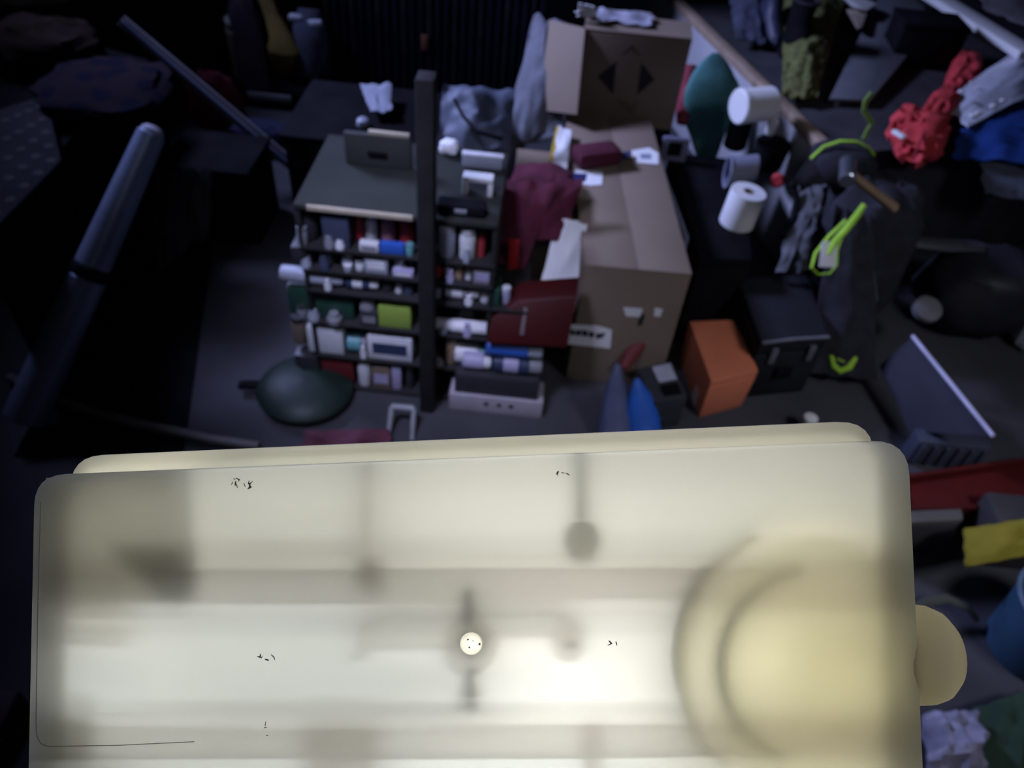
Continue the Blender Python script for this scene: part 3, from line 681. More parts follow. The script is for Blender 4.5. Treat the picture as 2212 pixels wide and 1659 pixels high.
prism(far, near, .032, 1.55, .44, .485, mat('dark_deck', (.035, .035, .04), .85, var=.3), 'deck', pf)
prism(near-dn*.03, near-dn*.005, .032, 1.55, 0, .44, mat('dark_deck', (.035, .035, .04), .85, var=.3), 'end_board', pf)
DZ = .487
# moss green fluffy blanket
t = MB().sheet([pt(1688, 218, z=DZ+.02), pt(1762, 218, z=DZ+.02), pt(1832, -30, z=DZ+.07), pt(1690, -30, z=DZ+.07)], 26, 60, .015, (5, 19), .012, .07, 8, .02).build('moss_blanket', mat('moss_green_fleece', (.125, .135, .04), .95, var=.5, scale=30, bump=.8))
tag(t, 'rumpled moss-green fleece blanket lying on the platform', 'blanket')
# dark boots
def boot(p, d, m, label):
    t = thing('work_boot', p, label, 'boot', 'dark boots at the top of the platform')
    d = V(d).normalized(); sd = V((-d.y, d.x, 0))
    def ring(c, wv, lv, z): return [c+V((0, 0, z))+d*(lv*math.cos(2*math.pi*i/14))+sd*(wv*math.sin(2*math.pi*i/14)) for i in range(14)]
    c = V(p)
    MB().rings([ring(c, .045, .14, .0), ring(c, .047, .145, .012), ring(c, .045, .14, .026)]).build('sole', black(), t)
    MB().rings([ring(c, .043, .135, .026), ring(c-d*.005, .045, .13, .06), ring(c-d*.04, .043, .085, .10), ring(c-d*.06, .042, .06, .16), ring(c-d*.062, .046, .064, .22)]).build('upper', m, t)
    MB().tube([c-d*.062+V((0, 0, .222))+d*(.064*math.cos(2*math.pi*i/14))+sd*(.046*math.sin(2*math.pi*i/14)) for i in range(14)], .007, 6, close=True).build('collar', blackcloth(), t)
    return t
boot(pt(1715, 135, z=DZ), (.25, -1, 0), black(), 'black work boot standing on the platform, toe towards the rail')
boot(pt(1655, 82, z=DZ), (.1, -1, 0), mat('navy_leather', (.03, .035, .07), .5), 'dark navy boot behind the black boot, by the wooden edge')
o = MB().sheet([pt(1588, 90, z=DZ+.03), pt(1650, 100, z=DZ+.02), pt(1640, -20, z=DZ+.1), pt(1570, -20, z=DZ+.08)], 12, 30, .016, (3, 9), .006, .04, 3, .03).build('dark_jacket', mat('slate_cloth', (.06, .066, .105), .9, var=.3)); tag(o, 'slate blue jacket crumpled against the wooden edge at the top', 'jacket')
# grey board, beige wedge, white strip
q = [pt(1808, 208, z=DZ+.02), pt(1870, 214, z=DZ+.02), pt(1962, 118, z=DZ+.04), pt(1900, 62, z=DZ+.05), pt(1835, 120, z=DZ+.03)]
q = [pt(1792, 212, z=DZ+.03), pt(1880, 216, z=DZ+.03), pt(1962, 118, z=DZ+.05), pt(1915, 82, z=DZ+.06), pt(2000, 20, z=DZ+.07), pt(1960, -20, z=DZ+.07), pt(1900, -10, z=DZ+.06)]
o = MB().hexa([p-V((0, 0, .012)) for p in q], q, .002).build('grey_board', mat('slate_grey_board', (.12, .125, .14), .8, var=.12)); tag(o, 'flat slate-grey board lying on the platform beside the moss blanket', 'board')
o = MB().hexa([pt(x, y, z=DZ+.062) for x, y in ((1828, 24), (1852, 66), (1862, 62), (1872, 26))], [pt(x, y, z=DZ+.085) for x, y in ((1828, 20), (1852, 62), (1862, 58), (1876, 22))], .003).build('wood_offcut', mat('pale_offcut', (.42, .34, .27), .8)); tag(o, 'small pale wood offcut on top of the grey board', 'wood')
o = MB().hexa([pt(x, y, z=DZ+.087) for x, y in ((1842, 18), (1872, 26), (1894, 12), (1820, -22), (1800, -20))], [pt(x, y, z=DZ+.11) for x, y in ((1842, 14), (1872, 22), (1894, 8), (1820, -26), (1800, -24))], .003).build('white_strip', white()); tag(o, 'short white plastic strip at the top beside the moss blanket', 'strip')
# white rail at top right standing on dark block
wr0, wr1 = pt(1985, -25, z=.62), pt(2205, 112, z=.62)
t = thing('white_shelf_board', (wr0+wr1)/2-V((0, 0, .62-DZ)), 'long white board edge sloping across the top right corner', 'board')
dd = (wr1-wr0).normalized(); nn_ = V((-dd.y, dd.x, 0)); nn_ = nn_ if nn_.y > 0 else -nn_
MB().hexa([p+o_ for p, o_ in ((wr0, V((0, 0, -.03))), (wr1, V((0, 0, -.03))), (wr1, nn_*.10+V((0, 0, -.03))), (wr0, nn_*.10+V((0, 0, -.03))))], [wr0, wr1, wr1+nn_*.10, wr0+nn_*.10], .003).build('board', white(), t)
for k in (.12, .88):
    p = lerp(wr0, wr1, k)+nn_*.05; MB().box((p.x, p.y, (DZ+.59)/2), (.03, .03, .59-DZ)).build('leg', black(), t)
o = MB().sheet([pt(2120, 20, z=.65), pt(2240, 80, z=.65), pt(2260, -30, z=.68), pt(2110, -30, z=.68)], 10, 10, .02, 3, .01, .02, 7, .1).build('grey_blanket', mat('dark_grey_brown_cloth', (.10, .09, .095), .9, var=.3)); tag(o, 'grey-brown cloth lying behind the white board edge, top right', 'cloth')
# red gloves / straps
G3 = 'red cloth pieces beside the clear bag'
for i, (pp, rr, lb) in enumerate([([(1968, 352), (1984, 310), (1998, 280)], (.055, .06, .03), 'large red cloth piece with rounded end beside the black bag'),
     ([(2000, 285), (2025, 245), (2050, 215)], (.03, .042, .03), 'middle red cloth piece touching the clear bag'),
     ([(2062, 190), (2078, 165), (2085, 132)], (.03, .045, .028), 'topmost red cloth piece above the clear bag'),
     ([(1938, 300), (1950, 282), (1955, 262)], (.03, .042, .03), 'leftmost red cloth piece with a whitish clip on it')]):
    P3 = [pt(x, y, z=DZ+.03) for x, y in pp]
    t = thing('red_cloth', P3[1]-V((0, 0, .03)), lb, 'cloth', G3)
    dv3 = P3[2]-P3[0]; ang = math.atan2(dv3.y, dv3.x); L3 = math.hypot(dv3.x, dv3.y)
    MB().lump(P3[1]-V((0, 0, .03)), (L3*1.25, rr[1]*2.5, .10), 20+i*3, .34, 2.6, 26, 16, .8, True, ang).build('cloth_body', red(), t)
    if i == 3: MB().box(pt(1942, 290, z=DZ+.10), (.02, .05, .012), Matrix.Rotation(.5, 3, 'Z'), .003).build('clip', white(), t)
    if i == 0: MB().tube([pt(1972, 345, z=DZ+.1), pt(1985, 312, z=DZ+.105), pt(1997, 285, z=DZ+.10)], .004, 6).build('seam', mat('dark_red_seam', (.25, .02, .03), .8), t)
# clear bag with glints over blue sheet
film = mat('clear_film', (.62, .64, .72), .18, var=.12, scale=7, bump=.5, spec=.9)
t = thing('clear_plastic_bag', pt(2120, 240, z=DZ), 'shiny clear plastic bag lying on the blue sheet at the right edge', 'bag')
MB().sheet([pt(2036, 224, z=DZ+.06), pt(2088, 278, z=DZ+.05), pt(2270, 185, z=DZ+.07), pt(2230, 85, z=DZ+.09)], 22, 16, .008, 4, .006, .03, 2, .06).build('film_top', film, t)
MB().lump(pt(2150, 215, z=DZ+.02), (.24, .14, .05), 8, .2, 3).build('film_bulge', film, t)
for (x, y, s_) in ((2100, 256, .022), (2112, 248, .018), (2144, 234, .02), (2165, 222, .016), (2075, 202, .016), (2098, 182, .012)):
    p = pt(x, y, z=DZ+.11); MB().lump(p, (s_*1.6, s_, s_*.8), x, .25, n=10, m=6).build('cap_or_glint', mat('glossy_white', (.8, .8, .82), .12, spec=.8), t)  # white lumps standing in for glints on the film
o = MB().sheet([pt(2050, 345, z=DZ+.005), pt(2250, 372, z=DZ+.005), pt(2260, 200, z=DZ+.03), pt(2075, 272, z=DZ+.025)], 14, 12, .02, 3, .006, .02, 5, .05).build('blue_tarp', mat('deep_blue_tarp', (.012, .045, .20), .6, var=.25)); tag(o, 'deep blue tarpaulin under the clear plastic bag, right edge', 'tarpaulin')
o = MB().sheet([pt(2120, 420, z=.40), pt(2250, 440, z=.40), pt(2250, 350, z=DZ), pt(2110, 345, z=DZ)], 10, 8, .02, 3, .008, .01, 2, .08).build('grey_jumper', mat('blue_grey_wool', (.10, .11, .15), .95, var=.25)); tag(o, 'blue-grey woollen piece hanging over the platform end, right edge', 'clothing')
# dark hollow box among them
t, c, w_, t_ = rbox('black_crate', 1925, 30, 2060, 150, DZ, .16, black(), 'black open crate on the platform below the white board edge', 'crate', tmax=.3)
MB().box(c+V((0, 0, .165)), (w_*1.03, t_*1.05, .02), bev=.004).build('rim', black(), t)

# ================================================================== BETWEEN CARTON AND PLATFORM
KZ = .34
kq = [pt(1512, 560, z=KZ), pt(1626, 560, z=KZ), pt(1604, 345, z=KZ), pt(1446, 328, z=KZ)]
ctr = sum(kq, V())/4
t = thing('storage_chest', (ctr.x, ctr.y, 0), 'long black trunk between the tall cardboard box and the pale side board, jars on top', 'trunk')
MB().hexa([V((p.x, p.y, 0)) for p in kq], [V((p.x, p.y, KZ-.03)) for p in kq], .006).build('body', black(), t)
MB().hexa([V((p.x, p.y, KZ-.03)) for p in kq], kq, .006).build('lid', black(), t)
def drum(a, b, r, m, label, name, cat, cap=None, hollow=False):
    a, b = V(a), V(b); t = thing(name, V(((a.x+b.x)/2, (a.y+b.y)/2, min(a.z, b.z)-r)), label, cat)
    MB().cyl(a, b, r, 28, bev=.05).build('body', m, t)
    d = (b-a).normalized()
    if cap is not None: MB().cyl(a-d*.012, a+d*.012, r*1.03, 28).build('lid', cap, t)
    return t
rr = .058
a = pt(1600, 230, z=.56)
drum(a, a+V((.115, .05, .0)), .058, white(), 'white tub lying on its side with its bright lid facing left', 'white_tub', 'tub', white())
MB_c = pt(1590, 300, z=KZ)
t = thing('black_pot', pt(1585, 318, z=KZ), 'small black pot under the lying white tub', 'pot')
MB().cyl(pt(1585, 318, z=KZ), pt(1585, 318, z=KZ)+V((0, 0, .148)), .042, 20).build('body', black(), t); MB().cyl(pt(1585, 318, z=KZ)+V((0, 0, .148)), pt(1585, 318, z=KZ)+V((0, 0, .160)), .044, 20).build('lid', black(), t)
t = thing('black_tub', pt(1655, 362, z=KZ), 'larger black round tub right of the small black pot', 'tub')
p = pt(1654, 362, z=KZ); MB().cyl(p, p+V((0, 0, .09)), .052, 24, .06).build('body', black(), t); MB().cyl(p+V((0, 0, .088)), p+V((0, 0, .10)), .063, 24).build('rim', black(), t)
t = thing('glossy_bottle', pt(1664, 292, z=KZ+.1), 'small glossy white bottle glinting on the black round tub', 'bottle')
p = pt(1660, 288, z=KZ+.102); MB().lathe(p, (.1, 0, 1), [(.018, 0), (.02, .01), (.02, .05), (.01, .06)], 14).build('body', mat('glossy_white', (.8, .8, .82), .12, spec=.8), t); MB().lathe(p+V((.006, 0, .058)), (.1, 0, 1), [(.011, 0), (.011, .015), (.008, .018)], 12).build('cap', white(), t)
a = pt(1572, 372, z=KZ+.055)
frost = mat('frosted_grey_plastic', (.24, .25, .33), .3, var=.1, spec=.6)
t = thing('frosted_jar', a-V((0, 0, .055)), 'empty frosted plastic jar lying open end to the left', 'jar')
b = a+V((.10, .04, 0)); MB().rings([[p + q for q in [V((0, .052*k*math.cos(2*math.pi*i/24), .052*k*math.sin(2*math.pi*i/24))) for i in range(24)]] for p, k in ((b-V((.02, .008, 0)), .9), (a, .9), (a, 1.0), (b, 1.0))], cap=True).build('body', frost, t)
MB().tube([a+V((0, .052*math.cos(2*math.pi*i/24), .052*math.sin(2*math.pi*i/24))) for i in range(24)], .004, 6, close=True).build('rim', frost, t)
a = pt(1590, 482, z=KZ)
t = thing('white_roll', a, 'white paper roll standing on the black trunk, brightest side to the left', 'roll')
MB().lathe(a, (.06, 0, 1), [(.056, 0), (.057, .005), (.057, .115), (.056, .12), (.018, .12), (.018, .06)], 28).build('roll', white(), t)
MB().lathe(a+V((.006, 0, .10)), (.06, 0, 1), [(.0178, 0), (.0178, .0205), (.014, .0205), (.014, 0)], 16, cap=False).build('core', card(), t)
a = pt(1690, 384, z=.33); p = pt(1682, 410, z=KZ)
k = near + ln*.0
o_ = pt(1680, 388, y=near.y-.03)
t = thing('red_stopper', V((o_.x, o_.y, o_.z)), 'small red knob by the end of the pale side board', 'knob')
MB().lathe(o_, (-.4, -1, .2), [(.014, -.03), (.014, 0), (.024, .004), (.026, .014), (.018, .024)], 16).build('knob', red(), t)
# teal cloth, red strip, board beside the carton
tp_ = [pt(1546, 114, y=2.98), pt(1540, 170, y=2.94), pt(1536, 230, y=2.91), pt(1530, 290, y=2.89), pt(1526, 380, y=2.88)]
o = MB().tube([lerp(tp_[min(3, i//6)], tp_[min(3, i//6)+1], (i/6)-min(3, i//6)) for i in range(25)], [.012+.098*math.sin(math.pi*(i/24)**.85)**1.0*(1+.03*math.sin(i*.9)) for i in range(25)], 20, .2).build('teal_cloth', mat('teal_cloth', (.085, .25, .24), .85, var=.3, scale=12, bump=.4), None)
tag(o, 'leaf shaped teal cloth standing bunched behind the black trunk', 'cloth')
o = MB().tube([pt(1494, 140, y=2.98), pt(1488, 180, y=2.95), pt(1478, 240, y=2.90), pt(1472, 268, y=2.86)], [.02, .034, .034, .02], 10, .6).build('red_sleeve', mat('dull_red_cloth', (.30, .05, .07), .9, var=.25)); tag(o, 'dull red sleeve between the diamond emblem box and the teal cloth', 'cloth')
t, c, w_, t_ = rbox('mauve_box', 1428, 300, 1486, 350, KZ, .09, mat('mauve_grey_card', (.18, .17, .25), .7), 'small mauve-grey box at the back end of the black trunk', 'box', tmax=.09); MB().box(c+V((0, -t_/2-.001, .05)), (w_*.5, .003, .05)).build('dark_panel', black(), t)
q = [ct[1]+V((.012, .25, -.446)), ct[2]+V((.02, -.25, -.446))]
o = MB().hexa([q[0], q[0]+V((.014, 0, 0)), q[1]+V((.014, 0, 0)), q[1]], [q[0]+V((0, 0, .40)), q[0]+V((.014, 0, .40)), q[1]+V((.014, 0, .41)), q[1]+V((0, 0, .41))], .002).build('leaning_board', mat('slate_blue_board', (.17, .18, .27), .7, var=.15)); tag(o, 'slate blue board standing against the right side of the tall cardboard box', 'board')

# ================================================================== ORANGE BOX, BAGS, CHARGER
OZ = .165
oq = [pt(1536, 826, z=OZ), pt(1641, 800, z=OZ), pt(1586, 688, z=OZ), pt(1488, 692, z=OZ)]
orm = mat('orange_plastic', (.72, .22, .11), .45, var=.08, bump=.05)
ctr = sum(oq, V())/4
t = thing('orange_box', (ctr.x, ctr.y, 0), 'bright orange plastic box on the floor in front of the black tool case', 'box')
MB().hexa([V((ctr.x+(p.x-ctr.x)*.93, ctr.y+(p.y-ctr.y)*.96, 0)) for p in oq], [V((p.x, p.y, OZ-.022)) for p in oq], .008).build('body', orm, t)
MB().hexa([V((p.x, p.y, OZ-.022)) for p in oq], [V((ctr.x+(p.x-ctr.x)*.985, ctr.y+(p.y-ctr.y)*.985, OZ)) for p in oq], .007).build('lid', orm, t)
lf = [V((oq[3].x, oq[3].y, OZ-.03)), V((oq[0].x, oq[0].y, OZ-.03)), V((oq[0].x, oq[0].y, 0)), V((oq[3].x, oq[3].y, 0))]
b_, t__ = patch(lf, .72, .45, .86, .85, .002, .002); MB().hexa(b_, t__).build('latch', mat('pale_latch', (.6, .45, .42), .5), t)
bl = mat('bright_blue_bag', (.02, .12, .50), .55, var=.25, scale=8)
o = MB().tube([pt(1392, 940, z=.03), pt(1388, 900, z=.07), pt(1382, 860, z=.13), pt(1375, 818, z=.18)], [.055, .05, .038, .008], 14, .6).build('blue_bag', bl); tag(o, 'bright blue plastic bag bunched to a peak left of the orange box', 'bag')
o = MB().tube([pt(1405, 895, z=.05), pt(1430, 890, z=.05), pt(1442, 888, z=.05)], [.03, .022, .006], 10, .6).build('blue_scrap', bl); tag(o, 'blue plastic scrap sticking out right of the bright blue bag', 'bag')
o = MB().tube([pt(1328, 945, z=.03), pt(1330, 890, z=.08), pt(1330, 840, z=.15), pt(1334, 786, z=.21)], [.05, .042, .03, .008], 14, .6).build('grey_blue_bag', mat('grey_blue_bag', (.085, .10, .19), .6, var=.25)); tag(o, 'dull grey-blue bag bunched beside the bright blue bag', 'bag')
o = MB().tube([pt(1345, 795, z=.10), pt(1362, 765, z=.13), pt(1384, 735, z=.17), pt(1398, 706, z=.21)], [.014, .026, .026, .014], 12).build('hand_tool', mat('dull_red_grip', (.17, .03, .03), .6)); tag(o, 'dull red tool grip leaning on the front of the tall cardboard box', 'tool')
hz = .13
hq = [pt(1412, 868, z=hz), pt(1488, 858, z=hz), pt(1452, 778, z=hz), pt(1376, 794, z=hz)]
ctr = sum(hq, V())/4
t = thing('battery_charger', (ctr.x, ctr.y, 0), 'black boxy charger with a white label between blue bag and orange box', 'charger')
MB().hexa([V((p.x, p.y, 0)) for p in hq], hq, .01).build('body', mat('charcoal_plastic', (.04, .04, .047), .5), t)
b_, t__ = patch(hq, .38, .48, .9, .92, .001, .001); MB().hexa(b_, t__).build('white_label', mat('pale_label', (.45, .46, .55), .6), t)
b_, t__ = patch(hq, .35, .10, .85, .38, .001, .004); MB().hexa(b_, t__).build('battery_slot', black(), t)

# ================================================================== BLACK TOOL CASE + BLACK BAG WITH LIME PIPING
hz = .245
tq = [pt(1644, 738, z=hz), pt(1794, 726, z=hz), pt(1745, 588, z=hz), pt(1592, 598, z=hz)]
ctr = sum(tq, V())/4
tcm = mat('charcoal_case', (.017, .018, .022), .8, spec=.1, var=.2)
t = thing('tool_case', (ctr.x, ctr.y, 0), 'black hard tool case on the floor right of the orange box', 'case')
MB().hexa([V((p.x, p.y, 0)) for p in tq], [V((p.x, p.y, hz-.06)) for p in tq], .012).build('case_body', tcm, t)
MB().hexa([V((p.x, p.y, hz-.058)) for p in tq], tq, .012).build('case_lid', tcm, t)
tf = [tq[0], tq[1], V((tq[1].x, tq[1].y, 0)), V((tq[0].x, tq[0].y, 0))]
for u in (.2, .75):
    b_, t__ = patch(tf, u, .12, u+.09, .36, .001, .01); MB().hexa(b_, t__, .002).build('latch', mat('dull_steel_latch', (.3, .31, .36), .35, .6), t)
b_, t__ = patch(tf, .38, .45, .62, .62, .001, .014); MB().hexa(b_, t__, .004).build('handle', black(), t)
MB().tube([tq[0]+V((.005, -.003, -.002)), lerp(tq[0], tq[1], .5)+V((0, -.003, .002)), tq[1]+V((-.005, -.003, -.002))], .005, 6).build('edge_highlight', mat('highlight_grey', (.16, .16, .19), .4), t)  # paler tube standing for the highlight along the front top edge
# bag
by = 2.02
bgc = pt(1800, 800, z=0)
t = thing('black_backpack', (bgc.x+.02, bgc.y+.25, 0), 'black backpack with lime green piping and white tag, slumped behind the tool case', 'backpack')
bc = blackcloth()
MB().lump(V((bgc.x+.02, bgc.y+.30, 0)), (.34, .36, .56), 11, .14, 2).build('bag_body', bc, t)
def bagface(px, py): 
    # ray onto a sloping plane just in front of the backpack
    r = ray(px, py); n_ = V((0, -.86, .5)); p_ = V((0, bgc.y+.02, .22)); k = (p_-CAM).dot(n_)/r.dot(n_); return CAM+r*k
MB().sheet([bagface(1740, 800), bagface(1890, 820), bagface(1880, 470), bagface(1800, 440)], 14, 18, .02, 3, .01, .03, 4, .06).build('front_panel', bc, t)
MB().tube([bagface(x, y) for x, y in ((1838, 468), (1862, 520), (1880, 580), (1888, 650))], .013, 8).build('shoulder_strap', mat('grey_strap', (.06, .06, .07), .8), t)
MB().tube([bagface(x, y)-fw*.09 for x, y in ((1838, 456), (1824, 478), (1800, 508), (1776, 534), (1764, 560))], [.008, .011, .011, .010, .006], 8, .5).build('lime_piping', lime(), t)
MB().tube([bagface(x, y)-fw*.07 for x, y in ((1806, 486), (1770, 520), (1742, 556), (1734, 586), (1748, 600), (1772, 598), (1787, 580), (1788, 548), (1800, 515))], [.006]*9, 8, .6).build('lime_piping', lime(), t)
MB().sheet([bagface(1746, 584)-fw*.08, bagface(1780, 586)-fw*.08, bagface(1784, 532)-fw*.08, bagface(1752, 532)-fw*.08], 4, 6, .003, 3, .002, .002, 3).build('white_tag', paper(), t)
MB().tube([bagface(x, y)-fw*.03 for x, y in ((1845, 742), (1840, 770), (1826, 794), (1806, 802), (1792, 790), (1787, 768), (1800, 776), (1815, 782))], [.007, .010, .011, .010, .009, .009, .007, .004], 8, .6).build('lime_piping', lime(), t)
# black cap with piping + wooden handle on top of the backpack
cz = .50
cp = pt(1815, 398, z=cz)
t = thing('baseball_cap', cp+V((0, .05, -.02)), 'black cap with thin lime piping above the backpack, at the platform end', 'cap')
MB().lump(cp+V((0, .05, -.02)), (.20, .17, .13), 5, .08, 2).build('crown', bc, t)
MB().sheet([pt(1705, 402, z=cz), pt(1800, 400, z=cz), pt(1800, 345, z=cz+.05), pt(1740, 350, z=cz+.05)], 10, 6, .006, 3, .006, .01, 4, .1).build('brim', bc, t)
MB().tube([pt(x, y, y=cp.y+.03) for x, y in ((1752, 342), (1780, 316), (1815, 305), (1850, 306), (1876, 318), (1888, 335))], .006, 8, .7).build('lime_piping', lime(), t)
MB().tube([pt(x, y, y=cp.y+.05) for x, y in ((1866, 300), (1876, 280), (1884, 266), (1866, 240), (1870, 218), (1884, 200))], .008, 8, .7).build('strap', mat('dull_lime', (.20, .30, .06), .8), t)
o0_, o1_ = pt(1838, 376, z=.70), pt(1932, 450, z=.62)
t = thing('hammer', o1_, 'wooden tool handle poking out right below the black cap', 'hammer')
MB().tube([o0_, lerp(o0_, o1_, .4), o1_], [.014, .016, .019], 10, .8).build('wooden_handle', mat('worn_ash_wood', (.26, .17, .10), .7, var=.25, scale=16), t)
MB().cyl(o0_+V((-.02, -.04, .0)), o0_+V((.0, .05, .01)), .022, 14).build('steel_head', steel(), t)
# grey work clothes left of the backpack
o = MB().sheet([pt(1672, 592, z=.27), pt(1744, 592, z=.27), pt(1792, 400, z=.44), pt(1722, 392, z=.45)], 16, 26, .022, (4, 7), .010, .05, 6, .05).build('grey_trousers', mat('worn_grey_denim', (.11, .11, .12), .95, var=.4, scale=10, bump=.5)); tag(o, 'worn grey trousers crumpled between the pale side board and the backpack', 'clothing')
o = MB().tube([pt(1708, 395, z=.48), pt(1722, 430, z=.44), pt(1715, 470, z=.40), pt(1690, 510, z=.36)], [.012]*4, 8).build('black_cable', black()); tag(o, 'thick black cable hanging over the grey trousers', 'cable')

# ================================================================== RIGHT: DARK BAGS, PANEL, TRAY, BUCKET
p = pt(2010, 760, z=0)
t = thing('black_duffel', (p.x, p.y+.28, 0), 'big black duffel bag on the floor below the platform end, right side', 'bag')
MB().lump(V((p.x+.15, p.y+.18, 0)), (.38, .32, .31), 14, .13, 2).build('bag_body', mat('black_nylon', (.018, .018, .024), .55, var=.3, bump=.4), t)
tp2 = [pt(1900, 530, z=.30), pt(1960, 522, z=.32), pt(2040, 530, z=.33), pt(2120, 535, z=.31)]
MB().tube(tp2, [.012, .028, .034, .022], 10, .6).build('top_fold', mat('grey_black_nylon', (.055, .055, .065), .6), t)
o = MB().lathe(pt(1998, 672, z=.22), (0, -.45, 1), [(.044, 0), (.046, .008), (.044, .022), (.03, .028), (.0, .03)], 24, cap=False).build('round_tin', mat('mid_grey_lid', (.15, .15, .155), .7)); tag(o, 'round mid-grey lid lying on the black duffel', 'lid')
o = MB().lump(pt(2215, 770, z=.0)+V((.02, .08, 0)), (.17, .2, .30), 7, .16, 2.4).build('white_plastic_bag', mat('whitish_bag', (.45, .45, .50), .5, var=.1)); tag(o, 'whitish plastic bag cut by the right edge, beside the black duffel', 'bag')
# grey panel with bright edge
pa, pb, pc, pd = pt(1972, 726, z=.24), pt(2146, 942, z=.24), pt(1962, 932, z=.06), pt(1900, 790, z=.10)
t = thing('display_board', (pa+pb+pc+pd)/4-V((0, 0, .15)), 'thin grey panel with a bright metal edge, leaning in the right foreground', 'panel')
nv = (pb-pa).cross(pd-pa).normalized(); nv = nv if nv.z > 0 else -nv
MB().hexa([v-nv*.008 for v in (pa, pb, pc, pd)], [pa, pb, pc, pd], .001).build('panel', mat('dark_mauve_grey', (.04, .04, .05), .8, var=.1, spec=.1), t)
MB().tube([pa+nv*.001, lerp(pa, pb, .5)+nv*.001, pb+nv*.001], .0062, 8).build('metal_edge', mat('bright_aluminium', (.62, .60, .75), .35, .3), t)
# ribbed grey box below panel
t, c, w_, t_ = rbox('ribbed_box', 1965, 930, 2120, 1010, 0, .10, mat('blue_black_box', (.045, .052, .075), .5), 'dark blue-grey ribbed box just below the leaning panel', 'box', tmax=.2)
for i in range(6): MB().box(c+V((-w_/2+w_*(i+.5)/6, -t_/2-.004, .05)), (w_*.06, .008, .08), bev=.002).build('rib', mat('blue_black_box', (.045, .052, .075), .5), t)
# red tray
rz_ = .10
rq = [pt(1960, 1095, z=rz_), pt(2260, 1092, z=rz_), pt(2260, 985, z=rz_), pt(1950, 1030, z=rz_)]
ctr = sum(rq, V())/4
t = thing('red_tray', (ctr.x, ctr.y, 0), 'dark red plastic tray right of the lit plastic case', 'tray')
rtm = mat('dark_red_plastic', (.07, .006, .005), .6, var=.2, spec=.2)
MB().hexa([V((ctr.x+(q.x-ctr.x)*.95, ctr.y+(q.y-ctr.y)*.9, 0)) for q in rq], [V((q.x, q.y, rz_-.012)) for q in rq], .006).build('body', rtm, t)
MB().tube([q+V((0, 0, -.004)) for q in rq], .008, 8, close=True).build('rim', rtm, t)
# grey lidded bin
gz = .16
gq = [pt(1930, 1130, z=gz), pt(2082, 1122, z=gz), pt(2078, 1098, z=gz), pt(1930, 1104, z=gz)]
ctr = sum(gq, V())/4
t = thing('brown_grey_bin', (ctr.x, ctr.y, 0), 'dark grey-brown bin with paler rim, below the red tray', 'bin')
MB().hexa([V((q.x, q.y, 0)) for q in gq], [V((q.x, q.y, gz-.02)) for q in gq], .005).build('body', mat('umber_plastic', (.04, .037, .035), .6), t)
MB().hexa([V((q.x, q.y, gz-.02)) for q in gq], gq, .004).build('rim', mat('grey_brown_rim', (.10, .095, .085), .6), t)
o = MB().sheet([pt(2082, 1226, z=.16), pt(2240, 1200, z=.16), pt(2240, 1120, z=.19), pt(2076, 1146, z=.18)], 14, 8, .012, 3, .010, .02, 4, .06).build('yellow_cloth', mat('mustard_cloth', (.24, .20, .015), .85, var=.15)); tag(o, 'mustard yellow cloth at the right edge above the blue bucket', 'cloth')
ctr = pt(2082+90, 1210, z=0)
o = MB().box((ctr.x+.02, ctr.y+.04, .075), (.22, .14, .15), bev=.01).build('support_carton', mat('umber_plastic', (.04, .037, .035), .6)); tag(o, 'dark box under the mustard yellow cloth', 'box')
cb = pt(2218, 1400, z=0)
t = thing('blue_bucket', cb, 'big blue bucket cut by the right edge, pale left side', 'bucket')
rB = .115
MB().lathe(cb, (0, 0, 1), [(rB*.82, 0), (rB*.86, .004), (rB, .20), (rB*.96, .20), (rB*.8, .02)], 32).build('bucket_body', mat('mid_blue_plastic', (.03, .075, .125), .5, var=.2), t)
MB().tube([cb+V((rB*1.02*math.cos(2*math.pi*i/32), rB*1.02*math.sin(2*math.pi*i/32), .20)) for i in range(32)], .006, 6, close=True).build('rim', mat('pale_blue_plastic', (.09, .14, .19), .5), t)
MB().tube([cb+V((rB*1.03*math.cos(a_), rB*1.03*math.sin(a_), .19-.10*math.sin((a_-3.6)/2.2*3.14))) for a_ in [3.6+2.2*i/12 for i in range(13)]], .003, 6).build('handle', steel(), t)
o = MB().sheet([pt(2100, 1690, z=.03), pt(2250, 1690, z=.03), pt(2250, 1490, z=.05), pt(2096, 1530, z=.05)], 14, 14, .02, 3, .012, .03, 9, .06).build('green_cloth', mat('dark_green_cloth', (.022, .05, .028), .9, var=.3)); tag(o, 'dark green cloth in the bottom right corner', 'cloth')
o = MB().sheet([pt(1985, 1700, z=.03), pt(2125, 1690, z=.03), pt(2098, 1535, z=.09), pt(1985, 1545, z=.06)], 16, 16, .03, 4, .008, .05, 11, .06).build('pale_plastic_bag', mat('pale_lilac_film', (.26, .25, .33), .45, var=.3, scale=25)); tag(o, 'pale lilac crinkled plastic bag at the bottom, right of the lit case', 'bag')
o = MB().tube([pt(1960, 1325, z=.05), pt(2000, 1300, z=.06), pt(2045, 1292, z=.06), pt(2092, 1312, z=.05), pt(2110, 1340, z=.03)], .013, 8, .5).build('olive_strap', mat('olive_webbing', (.06, .065, .045), .85)); tag(o, 'olive webbing strap arching above the round knob', 'strap')

